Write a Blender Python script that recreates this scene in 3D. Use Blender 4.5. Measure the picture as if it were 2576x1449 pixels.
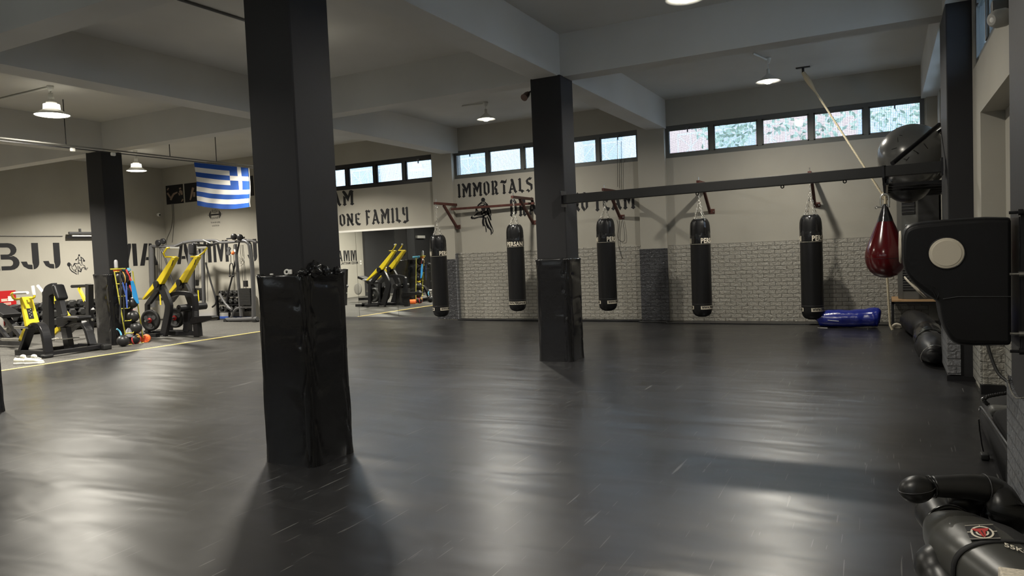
import bpy, bmesh, math, random
from mathutils import Vector, Matrix, noise
for _o in list(bpy.data.objects): bpy.data.objects.remove(_o, do_unlink=True)
SC = bpy.context.scene
COL = SC.collection
PI = math.pi
random.seed(7)
# ---------------------------------------------------------------- camera
YAW, PITCH, ROLL, FPX, CAMH = 0.479067837, -0.0492762847, -0.041798038, 1820.288, 1.5
_f = Vector((-math.sin(YAW)*math.cos(PITCH), math.cos(YAW)*math.cos(PITCH), math.sin(PITCH)))
_s = Vector((math.cos(YAW), math.sin(YAW), 0)); _u = _s.cross(_f)
CR = _s*math.cos(ROLL) + _u*math.sin(ROLL)
CU = -_s*math.sin(ROLL) + _u*math.cos(ROLL)
CF = _f
CP = Vector((0, 0, CAMH))
cam_data = bpy.data.cameras.new('camera'); cam = bpy.data.objects.new('camera', cam_data); COL.objects.link(cam)
cam_data.sensor_width = 36; cam_data.sensor_fit = 'HORIZONTAL'; cam_data.lens = FPX/2576*36
cam_data.clip_start = 0.05; cam_data.clip_end = 200
cam.matrix_world = Matrix(((CR.x, CU.x, -CF.x, CP.x), (CR.y, CU.y, -CF.y, CP.y), (CR.z, CU.z, -CF.z, CP.z), (0, 0, 0, 1)))
SC.camera = cam
def ray(x, y): return CR*((x-1288)/FPX) - CU*((y-724.5)/FPX) + CF
def aY(x, y, Y): d = ray(x, y); return CP + d*(Y/d.y)          # point of the photo on the plane Y
def aX(x, y, X): d = ray(x, y); return CP + d*(X/d.x)
def aZ(x, y, Z=0.0): d = ray(x, y); return CP + d*((Z-CAMH)/d.z)
# ---------------------------------------------------------------- world (overcast daylight), exposure
w = bpy.data.worlds.new('world'); SC.world = w; w.use_nodes = True
bg = w.node_tree.nodes['Background']; bg.inputs[0].default_value = (0.74, 0.87, 1.0, 1); bg.inputs[1].default_value = 9.0
SC.view_settings.view_transform = 'Standard'; SC.view_settings.look = 'None'
SC.view_settings.exposure = 0.3; SC.view_settings.gamma = 1.0; SC.view_settings.use_curve_mapping = False
LAMP_COL = (1.0, 0.94, 0.82)
# ---------------------------------------------------------------- materials
MATS = {}
def mat(name, col, rough=0.5, metal=0.0, spec=0.5, emit=None, bump=None, coat=0.0, var=None):
    """bump = (scale, strength, distance); var = (scale, amount)"""
    if name in MATS: return MATS[name]
    m = bpy.data.materials.new(name); m.use_nodes = True; nt = m.node_tree; b = nt.nodes['Principled BSDF']
    b.inputs['Base Color'].default_value = (*col, 1); b.inputs['Roughness'].default_value = rough
    b.inputs['Metallic'].default_value = metal; b.inputs['Specular IOR Level'].default_value = spec
    if coat: b.inputs['Coat Weight'].default_value = coat; b.inputs['Coat Roughness'].default_value = 0.08
    if emit: b.inputs['Emission Color'].default_value = (*emit[0], 1); b.inputs['Emission Strength'].default_value = emit[1]
    if bump or var:
        tc = nt.nodes.new('ShaderNodeTexCoord')
    if bump:
        n = nt.nodes.new('ShaderNodeTexNoise'); n.inputs['Scale'].default_value = bump[0]; n.inputs['Detail'].default_value = 4
        nt.links.new(tc.outputs['Object'], n.inputs['Vector'])
        bp = nt.nodes.new('ShaderNodeBump'); bp.inputs['Strength'].default_value = bump[1]; bp.inputs['Distance'].default_value = bump[2]
        nt.links.new(n.outputs['Fac'], bp.inputs['Height']); nt.links.new(bp.outputs['Normal'], b.inputs['Normal'])
    if var:
        n2 = nt.nodes.new('ShaderNodeTexNoise'); n2.inputs['Scale'].default_value = var[0]; n2.inputs['Detail'].default_value = 5
        nt.links.new(tc.outputs['Object'], n2.inputs['Vector'])
        r = nt.nodes.new('ShaderNodeValToRGB'); r.color_ramp.elements[0].position = 0.3; r.color_ramp.elements[1].position = 0.7
        r.color_ramp.elements[0].color = (*[c*(1-var[1]) for c in col], 1); r.color_ramp.elements[1].color = (*[min(1, c*(1+var[1])) for c in col], 1)
        nt.links.new(n2.outputs['Fac'], r.inputs['Fac']); nt.links.new(r.outputs['Color'], b.inputs['Base Color'])
    MATS[name] = m
    return m
def N(nt, t, **kw):
    n = nt.nodes.new(t)
    for k, v in kw.items():
        if k in n.inputs: n.inputs[k].default_value = v
        else: setattr(n, k, v)
    return n
def brick_mat(name, col, rough, axis, metal=0.0):
    """embossed foam brick panels; axis = which world axis runs along the wall"""
    m = mat(name, col, rough, metal, 0.5); nt = m.node_tree; b = nt.nodes['Principled BSDF']
    g = N(nt, 'ShaderNodeNewGeometry'); sp = N(nt, 'ShaderNodeSeparateXYZ'); cb = N(nt, 'ShaderNodeCombineXYZ')
    nt.links.new(g.outputs['Position'], sp.inputs[0]); nt.links.new(sp.outputs[axis], cb.inputs[0]); nt.links.new(sp.outputs[2], cb.inputs[1])
    br = N(nt, 'ShaderNodeTexBrick', offset=0.5); br.inputs['Scale'].default_value = 1; br.inputs['Brick Width'].default_value = 0.205
    br.inputs['Row Height'].default_value = 0.075; br.inputs['Mortar Size'].default_value = 0.006; br.inputs['Mortar Smooth'].default_value = 0.35
    br.inputs['Color1'].default_value = (1, 1, 1, 1); br.inputs['Color2'].default_value = (1, 1, 1, 1); br.inputs['Mortar'].default_value = (0, 0, 0, 1)
    nt.links.new(cb.outputs[0], br.inputs['Vector'])
    no = N(nt, 'ShaderNodeTexNoise', Scale=22.0, Detail=3.0, Roughness=0.55, Distortion=0.7); nt.links.new(g.outputs['Position'], no.inputs['Vector'])
    ad = N(nt, 'ShaderNodeMath', operation='MULTIPLY_ADD'); nt.links.new(no.outputs['Fac'], ad.inputs[0]); ad.inputs[1].default_value = 0.75; nt.links.new(br.outputs['Color'], ad.inputs[2])
    bp = N(nt, 'ShaderNodeBump', Strength=1.0, Distance=0.028); nt.links.new(ad.outputs[0], bp.inputs['Height']); nt.links.new(bp.outputs[0], b.inputs['Normal'])
    mx = N(nt, 'ShaderNodeMix', data_type='RGBA'); mx.inputs[6].default_value = (*[c*0.55 for c in col], 1); mx.inputs[7].default_value = (*col, 1)
    nt.links.new(br.outputs['Color'], mx.inputs[0]); nt.links.new(mx.outputs[2], b.inputs['Base Color'])
    return m
M_wall = mat('wall_paint', (0.365, 0.348, 0.303), 0.8, 0, 0.25, bump=(22, 0.25, 0.004), var=(1.2, 0.05))
M_ceil = mat('ceiling_paint', (0.58, 0.57, 0.54), 0.8, 0, 0.25, bump=(9, 0.2, 0.006), var=(0.8, 0.06))
M_dark = mat('black_paint', (0.017, 0.017, 0.019), 0.6, 0, 0.3, bump=(30, 0.2, 0.003))
M_grey = mat('dark_grey_paint', (0.045, 0.045, 0.047), 0.6, 0, 0.3, bump=(30, 0.2, 0.003))
M_black = mat('lettering_black', (0.012, 0.012, 0.014), 0.6, 0, 0.3)
M_metal = mat('black_metal', (0.014, 0.014, 0.016), 0.32, 0.2, 0.5)
M_gmetal = mat('grey_metal', (0.13, 0.13, 0.135), 0.35, 0.5, 0.5)
M_steel = mat('steel', (0.6, 0.59, 0.56), 0.25, 1.0, 0.5)
M_chain = mat('zinc_chain', (0.62, 0.60, 0.55), 0.35, 0.9, 0.5)
M_rust = mat('oxide_red_metal', (0.085, 0.03, 0.024), 0.5, 0.2, 0.4, var=(12, 0.3))
M_beamm = mat('grey_steel_beam', (0.020, 0.020, 0.020), 0.45, 0.3, 0.4)
M_vinyl = mat('black_vinyl', (0.010, 0.010, 0.012), 0.22, 0, 0.55, bump=(5, 0.5, 0.02))
M_leather = mat('black_leather', (0.006, 0.006, 0.007), 0.45, 0, 0.35, bump=(60, 0.25, 0.002))
M_shine = mat('shiny_black_vinyl', (0.011, 0.011, 0.012), 0.2, 0, 0.6, bump=(9, 0.5, 0.012))
M_white = mat('white_plastic', (0.75, 0.74, 0.70), 0.45)
M_cream = mat('cream_leather', (0.62, 0.56, 0.45), 0.5, 0, 0.4, bump=(80, 0.2, 0.001))
M_yellow = mat('yellow_paint', (0.80, 0.62, 0.02), 0.38, 0, 0.5)
M_tape = mat('yellow_edge', (0.85, 0.66, 0.22), 0.5)
M_rub = mat('black_rubber', (0.012, 0.012, 0.012), 0.55, 0, 0.4)
M_red = mat('red_plastic', (0.45, 0.01, 0.012), 0.4)
M_redb = mat('dark_red_vinyl', (0.06, 0.002, 0.003), 0.16, 0, 0.6)
M_blue = mat('blue_vinyl', (0.008, 0.018, 0.22), 0.22, 0, 0.6, bump=(9, 0.6, 0.012))
M_rope = mat('rope_fibre', (0.5, 0.44, 0.32), 0.9, 0, 0.1)
M_winframe = mat('window_frame_paint', (0.10, 0.105, 0.10), 0.5)
M_wood = mat('plywood', (0.45, 0.28, 0.14), 0.5)
M_lamp = mat('lamp_white', (0.7, 0.7, 0.66), 0.45)
M_glow = mat('warm_glow', (0.9, 0.9, 0.85), 0.5, emit=((1.0, 0.93, 0.76), 5.0))
M_bulb = mat('lamp_glow', (1, 1, 1), 0.5, emit=((1.0, 0.93, 0.74), 14.0))
M_prt = mat('print_cream', (0.72, 0.66, 0.54), 0.55)
M_brick = brick_mat('silver_foam_brick', (0.34, 0.325, 0.285), 0.4, 0, 0.1)
M_brickY = brick_mat('silver_foam_brick_side', (0.30, 0.295, 0.27), 0.38, 1, 0.1)
M_brickd = brick_mat('dark_foam_brick', (0.055, 0.056, 0.062), 0.35, 0, 0.1)
M_brickdY = brick_mat('dark_foam_brick_side', (0.16, 0.165, 0.175), 0.35, 1, 0.1)
M_brickm = brick_mat('grey_foam_brick', (0.17, 0.172, 0.18), 0.35, 0, 0.1)
M_mirror = mat('mirror_silver', (0.86, 0.88, 0.86), 0.0, 1.0)
def floor_mat():
    m = mat('black_mat_vinyl', (0.013, 0.013, 0.014), 0.3, 0, 1.0); nt = m.node_tree; b = nt.nodes['Principled BSDF']
    g = N(nt, 'ShaderNodeNewGeometry'); pos = g.outputs['Position']
    wv = N(nt, 'ShaderNodeTexNoise', Scale=1.3, Detail=2.0, Distortion=0.4)
    mp = N(nt, 'ShaderNodeMapping'); mp.inputs['Scale'].default_value = (0.5, 1.6, 1); nt.links.new(pos, mp.inputs[0]); nt.links.new(mp.outputs[0], wv.inputs['Vector'])
    fine = N(nt, 'ShaderNodeTexNoise', Scale=160.0, Detail=2.0); nt.links.new(pos, fine.inputs['Vector'])
    sp = N(nt, 'ShaderNodeSeparateXYZ'); nt.links.new(pos, sp.inputs[0])
    def seam(sock, period, off, wdt):
        a = N(nt, 'ShaderNodeMath', operation='MULTIPLY_ADD'); nt.links.new(sock, a.inputs[0]); a.inputs[1].default_value = 1/period; a.inputs[2].default_value = off
        fr = N(nt, 'ShaderNodeMath', operation='FRACT'); nt.links.new(a.outputs[0], fr.inputs[0])
        c = N(nt, 'ShaderNodeMath', operation='LESS_THAN'); nt.links.new(fr.outputs[0], c.inputs[0]); c.inputs[1].default_value = wdt/period
        return c.outputs[0]
    s1 = seam(sp.outputs[1], 2.0, 0.4, 0.012); s2 = seam(sp.outputs[0], 6.1, 0.62, 0.010)
    mx = N(nt, 'ShaderNodeMath', operation='MAXIMUM'); nt.links.new(s1, mx.inputs[0]); nt.links.new(s2, mx.inputs[1])
    h1 = N(nt, 'ShaderNodeMath', operation='MULTIPLY_ADD'); nt.links.new(mx.outputs[0], h1.inputs[0]); h1.inputs[1].default_value = -0.22; nt.links.new(wv.outputs['Fac'], h1.inputs[2])
    h2 = N(nt, 'ShaderNodeMath', operation='MULTIPLY_ADD'); nt.links.new(fine.outputs['Fac'], h2.inputs[0]); h2.inputs[1].default_value = 0.006; nt.links.new(h1.outputs[0], h2.inputs[2])
    bp = N(nt, 'ShaderNodeBump', Strength=0.6, Distance=0.032); nt.links.new(h2.outputs[0], bp.inputs['Height']); nt.links.new(bp.outputs[0], b.inputs['Normal'])
    # scratches and scuffs: thin bands of strongly stretched noise, worn paler and rougher
    prev = None
    for k, (ang, sc) in enumerate(((0.6, 2.3), (-0.5, 2.9), (1.4, 1.9), (-1.1, 2.5))):
        mp2 = N(nt, 'ShaderNodeMapping'); mp2.inputs['Rotation'].default_value = (0, 0, ang); mp2.inputs['Scale'].default_value = (sc*22, sc*0.75, 1); mp2.inputs['Location'].default_value = (k*3.1, k*1.7, 0)
        nt.links.new(pos, mp2.inputs[0]); n3 = N(nt, 'ShaderNodeTexNoise', Scale=1.0, Detail=1.0, Distortion=0.5); nt.links.new(mp2.outputs[0], n3.inputs['Vector'])
        lt = N(nt, 'ShaderNodeMath', operation='GREATER_THAN'); nt.links.new(n3.outputs['Fac'], lt.inputs[0]); lt.inputs[1].default_value = 0.755
        if prev is None: prev = lt.outputs[0]
        else:
            m2 = N(nt, 'ShaderNodeMath', operation='MAXIMUM'); nt.links.new(prev, m2.inputs[0]); nt.links.new(lt.outputs[0], m2.inputs[1]); prev = m2.outputs[0]
    cl = N(nt, 'ShaderNodeTexNoise', Scale=0.7, Detail=6.0, Roughness=0.65); nt.links.new(pos, cl.inputs['Vector'])
    rr = N(nt, 'ShaderNodeMapRange'); nt.links.new(cl.outputs['Fac'], rr.inputs[0]); rr.inputs[1].default_value = 0.3; rr.inputs[2].default_value = 0.7; rr.inputs[3].default_value = 0.28; rr.inputs[4].default_value = 0.38
    nt.links.new(rr.outputs[0], b.inputs['Roughness'])
    cm = N(nt, 'ShaderNodeMix', data_type='RGBA'); cm.inputs[6].default_value = (0.010, 0.010, 0.011, 1); cm.inputs[7].default_value = (0.13, 0.13, 0.125, 1)
    sc_ = N(nt, 'ShaderNodeMath', operation='MULTIPLY'); nt.links.new(prev, sc_.inputs[0]); sc_.inputs[1].default_value = 0.8
    nt.links.new(sc_.outputs[0], cm.inputs[0]); nt.links.new(cm.outputs[2], b.inputs['Base Color'])
    return m
M_floor = floor_mat()
def rubber_mat():
    m = mat('speckled_rubber', (0.05, 0.048, 0.045), 0.75, 0, 0.3, bump=(90, 0.3, 0.003)); nt = m.node_tree; b = nt.nodes['Principled BSDF']
    g = N(nt, 'ShaderNodeNewGeometry'); n = N(nt, 'ShaderNodeTexNoise', Scale=70.0, Detail=2.0); nt.links.new(g.outputs['Position'], n.inputs['Vector'])
    r = N(nt, 'ShaderNodeValToRGB'); e = r.color_ramp.elements; e[0].position = 0.45; e[0].color = (0.045, 0.043, 0.040, 1); e[1].position = 0.72; e[1].color = (0.14, 0.135, 0.12, 1)
    nt.links.new(n.outputs['Fac'], r.inputs['Fac']); nt.links.new(r.outputs['Color'], b.inputs['Base Color']); return m
M_rubber = rubber_mat()
def glass_mat(name='window_glass', tint=(0.60, 0.65, 0.70)):
    m = bpy.data.materials.new(name); m.use_nodes = True; nt = m.node_tree; nt.nodes.clear()
    o = N(nt, 'ShaderNodeOutputMaterial'); t = N(nt, 'ShaderNodeBsdfTransparent'); t.inputs[0].default_value = (*tint, 1)
    gl = N(nt, 'ShaderNodeBsdfGlossy'); gl.inputs['Roughness'].default_value = 0.05; mx = N(nt, 'ShaderNodeMixShader'); mx.inputs[0].default_value = 0.06
    nt.links.new(t.outputs[0], mx.inputs[1]); nt.links.new(gl.outputs[0], mx.inputs[2]); nt.links.new(mx.outputs[0], o.inputs[0]); return m
M_glass = glass_mat(); M_glassd = glass_mat('tinted_glass', (0.42, 0.41, 0.39))
def screen_mat(axis):
    m = bpy.data.materials.new('insect_screen'); m.use_nodes = True; nt = m.node_tree; nt.nodes.clear()
    o = N(nt, 'ShaderNodeOutputMaterial'); t = N(nt, 'ShaderNodeBsdfTransparent'); df = N(nt, 'ShaderNodeBsdfDiffuse'); df.inputs[0].default_value = (0.25, 0.25, 0.27, 1)
    g = N(nt, 'ShaderNodeNewGeometry'); sp = N(nt, 'ShaderNodeSeparateXYZ'); nt.links.new(g.outputs['Position'], sp.inputs[0]); outs = []
    for s in (axis, 2):
        a = N(nt, 'ShaderNodeMath', operation='MULTIPLY'); nt.links.new(sp.outputs[s], a.inputs[0]); a.inputs[1].default_value = 1/0.028
        f = N(nt, 'ShaderNodeMath', operation='FRACT'); nt.links.new(a.outputs[0], f.inputs[0])
        l = N(nt, 'ShaderNodeMath', operation='LESS_THAN'); nt.links.new(f.outputs[0], l.inputs[0]); l.inputs[1].default_value = 0.22; outs.append(l.outputs[0])
    mm = N(nt, 'ShaderNodeMath', operation='MAXIMUM'); nt.links.new(outs[0], mm.inputs[0]); nt.links.new(outs[1], mm.inputs[1])
    h = N(nt, 'ShaderNodeMath', operation='MULTIPLY'); nt.links.new(mm.outputs[0], h.inputs[0]); h.inputs[1].default_value = 0.45
    mx = N(nt, 'ShaderNodeMixShader'); nt.links.new(h.outputs[0], mx.inputs[0]); nt.links.new(t.outputs[0], mx.inputs[1]); nt.links.new(df.outputs[0], mx.inputs[2]); nt.links.new(mx.outputs[0], o.inputs[0]); return m
M_screenX = screen_mat(0); M_screenY = screen_mat(1)
# ---------------------------------------------------------------- mesh builder
def V(*a): return Vector(a)
class MB:
    def __init__(s): s.v = []; s.f = []; s.m = []; s.sm = []
    def add(s, vs, fs, mi=0, smooth=False):
        o = len(s.v); s.v += [Vector(p) for p in vs]; s.f += [tuple(i+o for i in f) for f in fs]; s.m += [mi]*len(fs); s.sm += [smooth]*len(fs); return s
    def box(s, a, b, mi=0):
        (x0, y0, z0), (x1, y1, z1) = a, b
        x0, x1 = sorted((x0, x1)); y0, y1 = sorted((y0, y1)); z0, z1 = sorted((z0, z1))
        return s.add([(x0, y0, z0), (x1, y0, z0), (x1, y1, z0), (x0, y1, z0), (x0, y0, z1), (x1, y0, z1), (x1, y1, z1), (x0, y1, z1)],
                     [(0, 3, 2, 1), (4, 5, 6, 7), (0, 1, 5, 4), (1, 2, 6, 5), (2, 3, 7, 6), (3, 0, 4, 7)], mi)
    def rbox(s, c, d, r=0.02, seg=3, rot=None, mi=0):
        """rounded box: centre, full dims"""
        bm = bmesh.new(); bmesh.ops.create_cube(bm, size=1)
        for v in bm.verts: v.co = Vector((v.co.x*d[0], v.co.y*d[1], v.co.z*d[2]))
        bmesh.ops.bevel(bm, geom=list(bm.edges), offset=min(r, min(d)*0.49), segments=seg, profile=0.5, affect='EDGES')
        R = rot if rot is not None else Matrix.Identity(3)
        bm.verts.index_update(); s.add([R @ v.co + Vector(c) for v in bm.verts], [[v.index for v in f.verts] for f in bm.faces], mi, True); bm.free(); return s
    def frame(s, d, up=None):
        d = Vector(d).normalized(); u = Vector(up) if up is not None else (Vector((0, 0, 1)) if abs(d.z) < 0.95 else Vector((1, 0, 0)))
        a = d.cross(u).normalized(); b = a.cross(d).normalized(); return a, b
    def bar(s, p, q, w, h=None, up=None, mi=0, taper=1.0):
        """square section bar"""
        p, q = Vector(p), Vector(q); h = w if h is None else h; a, b = s.frame(q-p, up); vs = []
        for c, k in ((p, 1), (q, taper)): vs += [c - a*w/2*k - b*h/2*k, c + a*w/2*k - b*h/2*k, c + a*w/2*k + b*h/2*k, c - a*w/2*k + b*h/2*k]
        return s.add(vs, [(0, 1, 2, 3), (7, 6, 5, 4), (0, 4, 5, 1), (1, 5, 6, 2), (2, 6, 7, 3), (3, 7, 4, 0)], mi)
    def strip(s, pts, w, h, up=(0, 1, 0), mi=0, closed=False):
        """rectangular section swept along a polyline: w along `up`, h across"""
        pts = [Vector(p) for p in pts]; n = len(pts); vs = []; up = Vector(up).normalized()
        for i, p in enumerate(pts):
            d = (pts[min(i+1, n-1)] - pts[max(i-1, 0)]).normalized(); c = d.cross(up).normalized()
            sc = 1.0
            if 0 < i < n-1:
                d1 = (pts[i]-pts[i-1]).normalized(); sc = 1/max(0.5, d1.dot(d))
            vs += [p - up*w/2 - c*h/2*sc, p + up*w/2 - c*h/2*sc, p + up*w/2 + c*h/2*sc, p - up*w/2 + c*h/2*sc]
        fs = [(3, 2, 1, 0), tuple(4*(n-1)+k for k in range(4))]
        for i in range(n-1):
            for k in range(4): a, b = 4*i+k, 4*i+(k+1) % 4; fs.append((a, b, b+4, a+4))
        return s.add(vs, fs, mi)
    def tube(s, pts, r, seg=8, mi=0, cap=True, smooth=True):
        """r number or list; swept round section"""
        pts = [Vector(p) for p in pts]; n = len(pts); rs = r if isinstance(r, (list, tuple)) else [r]*n
        a = b = None; vs = []
        for i, p in enumerate(pts):
            d = (pts[min(i+1, n-1)] - pts[max(i-1, 0)]).normalized()
            if a is None: a, b = s.frame(d)
            a = (a - d*a.dot(d)).normalized(); b = d.cross(a).normalized()
            for k in range(seg): t = 2*PI*k/seg; vs.append(p + (a*math.cos(t) + b*math.sin(t))*rs[i])
        fs = []
        for i in range(n-1):
            for k in range(seg): k2 = (k+1) % seg; fs.append((i*seg+k, i*seg+k2, (i+1)*seg+k2, (i+1)*seg+k))
        s.add(vs, fs, mi, smooth)
        if cap:
            s.add(vs[:seg], [tuple(range(seg))[::-1]], mi); s.add(vs[-seg:], [tuple(range(seg))], mi)
        return s
    def cyl(s, p, q, r, seg=16, mi=0): return s.tube([p, q], r, seg, mi)
    def lathe(s, prof, c=(0, 0, 0), axis=(0, 0, 1), seg=24, mi=0, fn=None, smooth=True):
        """prof = [(r, h)...] around the axis"""
        ax = Vector(axis).normalized(); a, b = s.frame(ax); c = Vector(c); vs = []; n = len(prof)
        for i, (r, h) in enumerate(prof):
            for k in range(seg):
                t = 2*PI*k/seg; rr = r if fn is None else fn(r, h, t); vs.append(c + ax*h + (a*math.cos(t) + b*math.sin(t))*rr)
        fs = []
        for i in range(n-1):
            for k in range(seg): k2 = (k+1) % seg; fs.append((i*seg+k, i*seg+k2, (i+1)*seg+k2, (i+1)*seg+k))
        s.add(vs, fs, mi, smooth)
        if prof[0][0] > 1e-4: s.add(vs[:seg], [tuple(range(seg))[::-1]], mi)
        if prof[-1][0] > 1e-4: s.add(vs[-seg:], [tuple(range(seg))], mi)
        return s
    def ball(s, c, r, seg=20, rings=12, mi=0, rot=None):
        r = r if isinstance(r, (list, tuple)) else (r, r, r); vs = []; fs = []; R = rot if rot is not None else Matrix.Identity(3)
        for i in range(rings+1):
            p = PI*i/rings
            for k in range(seg): t = 2*PI*k/seg; vs.append(Vector(c) + R @ Vector((r[0]*math.sin(p)*math.cos(t), r[1]*math.sin(p)*math.sin(t), r[2]*math.cos(p))))
        for i in range(rings):
            for k in range(seg): k2 = (k+1) % seg; fs.append((i*seg+k, (i+1)*seg+k, (i+1)*seg+k2, i*seg+k2))
        return s.add(vs, fs, mi, True)
    def torus(s, c, R, r, ax=(0, 0, 1), seg=20, sec=8, mi=0, stretch=1.0, long=None):
        a, b = s.frame(ax) if long is None else (Vector(long).normalized(), Vector(ax).normalized().cross(Vector(long).normalized())); ax = Vector(ax).normalized(); vs = []; fs = []; c = Vector(c)
        for i in range(seg):
            t = 2*PI*i/seg; d = a*math.cos(t)*stretch + b*math.sin(t); e = (a*math.cos(t) + b*math.sin(t))
            for k in range(sec): q = 2*PI*k/sec; vs.append(c + d*R + e*r*math.cos(q) + ax*r*math.sin(q))
        for i in range(seg):
            for k in range(sec): i2 = (i+1) % seg; k2 = (k+1) % sec; fs.append((i*sec+k, i2*sec+k, i2*sec+k2, i*sec+k2))
        return s.add(vs, fs, mi, True)
    def prism(s, poly, o, u, v, n, t, mi=0):
        """polygon (2D) placed at o with axes u, v, extruded by t along n (concave allowed)"""
        o, u, v, n = Vector(o), Vector(u), Vector(v), Vector(n); m = len(poly)
        if sum(poly[i][0]*poly[(i+1) % m][1] - poly[(i+1) % m][0]*poly[i][1] for i in range(m)) * u.cross(v).dot(n) < 0: poly = poly[::-1]
        lo = [o + u*p[0] + v*p[1] for p in poly]; hi = [p + n*t for p in lo]
        return s.add(lo + hi, [tuple(range(m))[::-1], tuple(range(m, 2*m))] + [(i, (i+1) % m, m+(i+1) % m, m+i) for i in range(m)], mi)
    def build(s, name, mats, parent=None, bevel=0, sub=0, origin=None, world=True):
        me = bpy.data.meshes.new(name)
        if parent is not None:
            off = Vector((0, 0, 0)); q = parent
            while q is not None: off += q.location; q = q.parent
            base = Vector((0, 0, 0)) if not world else off; loc = Vector((0, 0, 0))
        else:
            xs = [p.x for p in s.v]; ys = [p.y for p in s.v]; zs = [p.z for p in s.v]
            base = Vector(origin) if origin is not None else Vector(((min(xs)+max(xs))/2, (min(ys)+max(ys))/2, min(zs))); loc = base
        me.from_pydata([tuple(p-base) for p in s.v], [], s.f); me.update()
        for mm in (mats if isinstance(mats, (list, tuple)) else [mats]): me.materials.append(mm)
        me.polygons.foreach_set('material_index', s.m); me.polygons.foreach_set('use_smooth', s.sm)
        o = bpy.data.objects.new(name, me); COL.objects.link(o); o.location = loc
        if parent is not None: o.parent = parent
        if bevel:
            bv = o.modifiers.new('bevel', 'BEVEL'); bv.width = bevel; bv.segments = 2; bv.limit_method = 'ANGLE'
        if sub:
            sv = o.modifiers.new('sub', 'SUBSURF'); sv.levels = sub; sv.render_levels = sub
        return o
def tag(o, label, cat, group=None, kind=None):
    if label: o['label'] = label
    if cat: o['category'] = cat
    if group: o['group'] = group
    if kind: o['kind'] = kind
    return o
def thing(name, label, cat, loc=(0, 0, 0), group=None):
    o = bpy.data.objects.new(name, None); COL.objects.link(o); o.location = loc; o.empty_display_size = 0.1
    return tag(o, label, cat, group)
def struct(name, mb, m, label=None, parent=None, **kw):
    o = mb.build(name, m, parent, **kw)
    if parent is None: o['kind'] = 'structure'; o['category'] = name.split('_')[0]; o['label'] = label
    return o
def copy_tree(o, parent=None):
    c = o.copy(); COL.objects.link(c)
    if parent is not None: c.parent = parent
    for ch in list(o.children): copy_tree(ch, c)
    return c
def rotz(a): return Matrix.Rotation(a, 3, 'Z')
def smoothpath(pts, n=6):
    """Catmull-Rom"""
    pts = [Vector(p) for p in pts]; out = []
    for i in range(len(pts)-1):
        p0, p1, p2, p3 = pts[max(i-1, 0)], pts[i], pts[i+1], pts[min(i+2, len(pts)-1)]
        for k in range(n):
            t = k/n; out.append(0.5*((2*p1) + (p2-p0)*t + (2*p0-5*p1+4*p2-p3)*t*t + (3*p1-p0-3*p2+p3)*t*t*t))
    return out + [pts[-1]]
# ---------------------------------------------------------------- text
def text_polys(txt, size, bold=0.0, spacing=1.0):
    """triangulated outline of a line of text in the built-in font, centred; returns verts2d, faces"""
    c = bpy.data.curves.new('t', 'FONT'); c.body = txt; c.size = size; c.offset = bold; c.space_character = spacing; c.align_x = 'CENTER'; c.align_y = 'CENTER'; c.resolution_u = 3
    o = bpy.data.objects.new('t', c); COL.objects.link(o); dg = bpy.context.evaluated_depsgraph_get(); dg.update()
    me = o.evaluated_get(dg).to_mesh(); vs = [(v.co.x, v.co.y) for v in me.vertices]; fs = [tuple(p.vertices) for p in me.polygons]
    o.evaluated_get(dg).to_mesh_clear(); bpy.data.objects.remove(o, do_unlink=True); bpy.data.curves.remove(c); return vs, fs
def flat_text(mb, txt, size, o, u, v, n, bold=0.0, t=0.002, spacing=1.0, mi=0, sx=1.0):
    vs, fs = text_polys(txt, size, bold, spacing); o, u, v, n = Vector(o), Vector(u), Vector(v), Vector(n)
    mb.add([o + u*p[0]*sx + v*p[1] + n*t for p in vs], fs, mi); return mb
def wrap_text(mb, txt, size, r, z, phi, bold=0.0, spacing=1.0, mi=0, width=0.4):
    """text around a vertical cylinder about the origin, centred on the angle phi"""
    vs, fs = text_polys(txt, size, bold, spacing); out = []; x0 = min(v[0] for v in vs); x1 = max(v[0] for v in vs); sx = width/(x1-x0)
    vs = [(v[0]-(x0+x1)/2, v[1]) for v in vs]
    for x, y in vs: a = phi + x*sx/r; out.append((r*math.cos(a), r*math.sin(a), z+y))
    return mb.add(out, fs, mi)
def disc(cx, cy, rx, ry=None, n=14, a0=0, a1=2*PI):
    ry = rx if ry is None else ry; return [(cx+rx*math.cos(a0+(a1-a0)*i/n), cy+ry*math.sin(a0+(a1-a0)*i/n)) for i in range(n if abs(a1-a0-2*PI) < 1e-6 else n+1)]
def stroke(pts, w):
    """2D polyline of width w (or per point widths) as a polygon"""
    n = len(pts); ws = w if isinstance(w, (list, tuple)) else [w]*n; L = []; R = []
    for i, p in enumerate(pts):
        a, b = pts[max(i-1, 0)], pts[min(i+1, n-1)]; dx, dy = b[0]-a[0], b[1]-a[1]; l = math.hypot(dx, dy) or 1; nx, ny = -dy/l*ws[i]/2, dx/l*ws[i]/2
        L.append((p[0]+nx, p[1]+ny)); R.append((p[0]-nx, p[1]-ny))
    return L + R[::-1]
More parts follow.
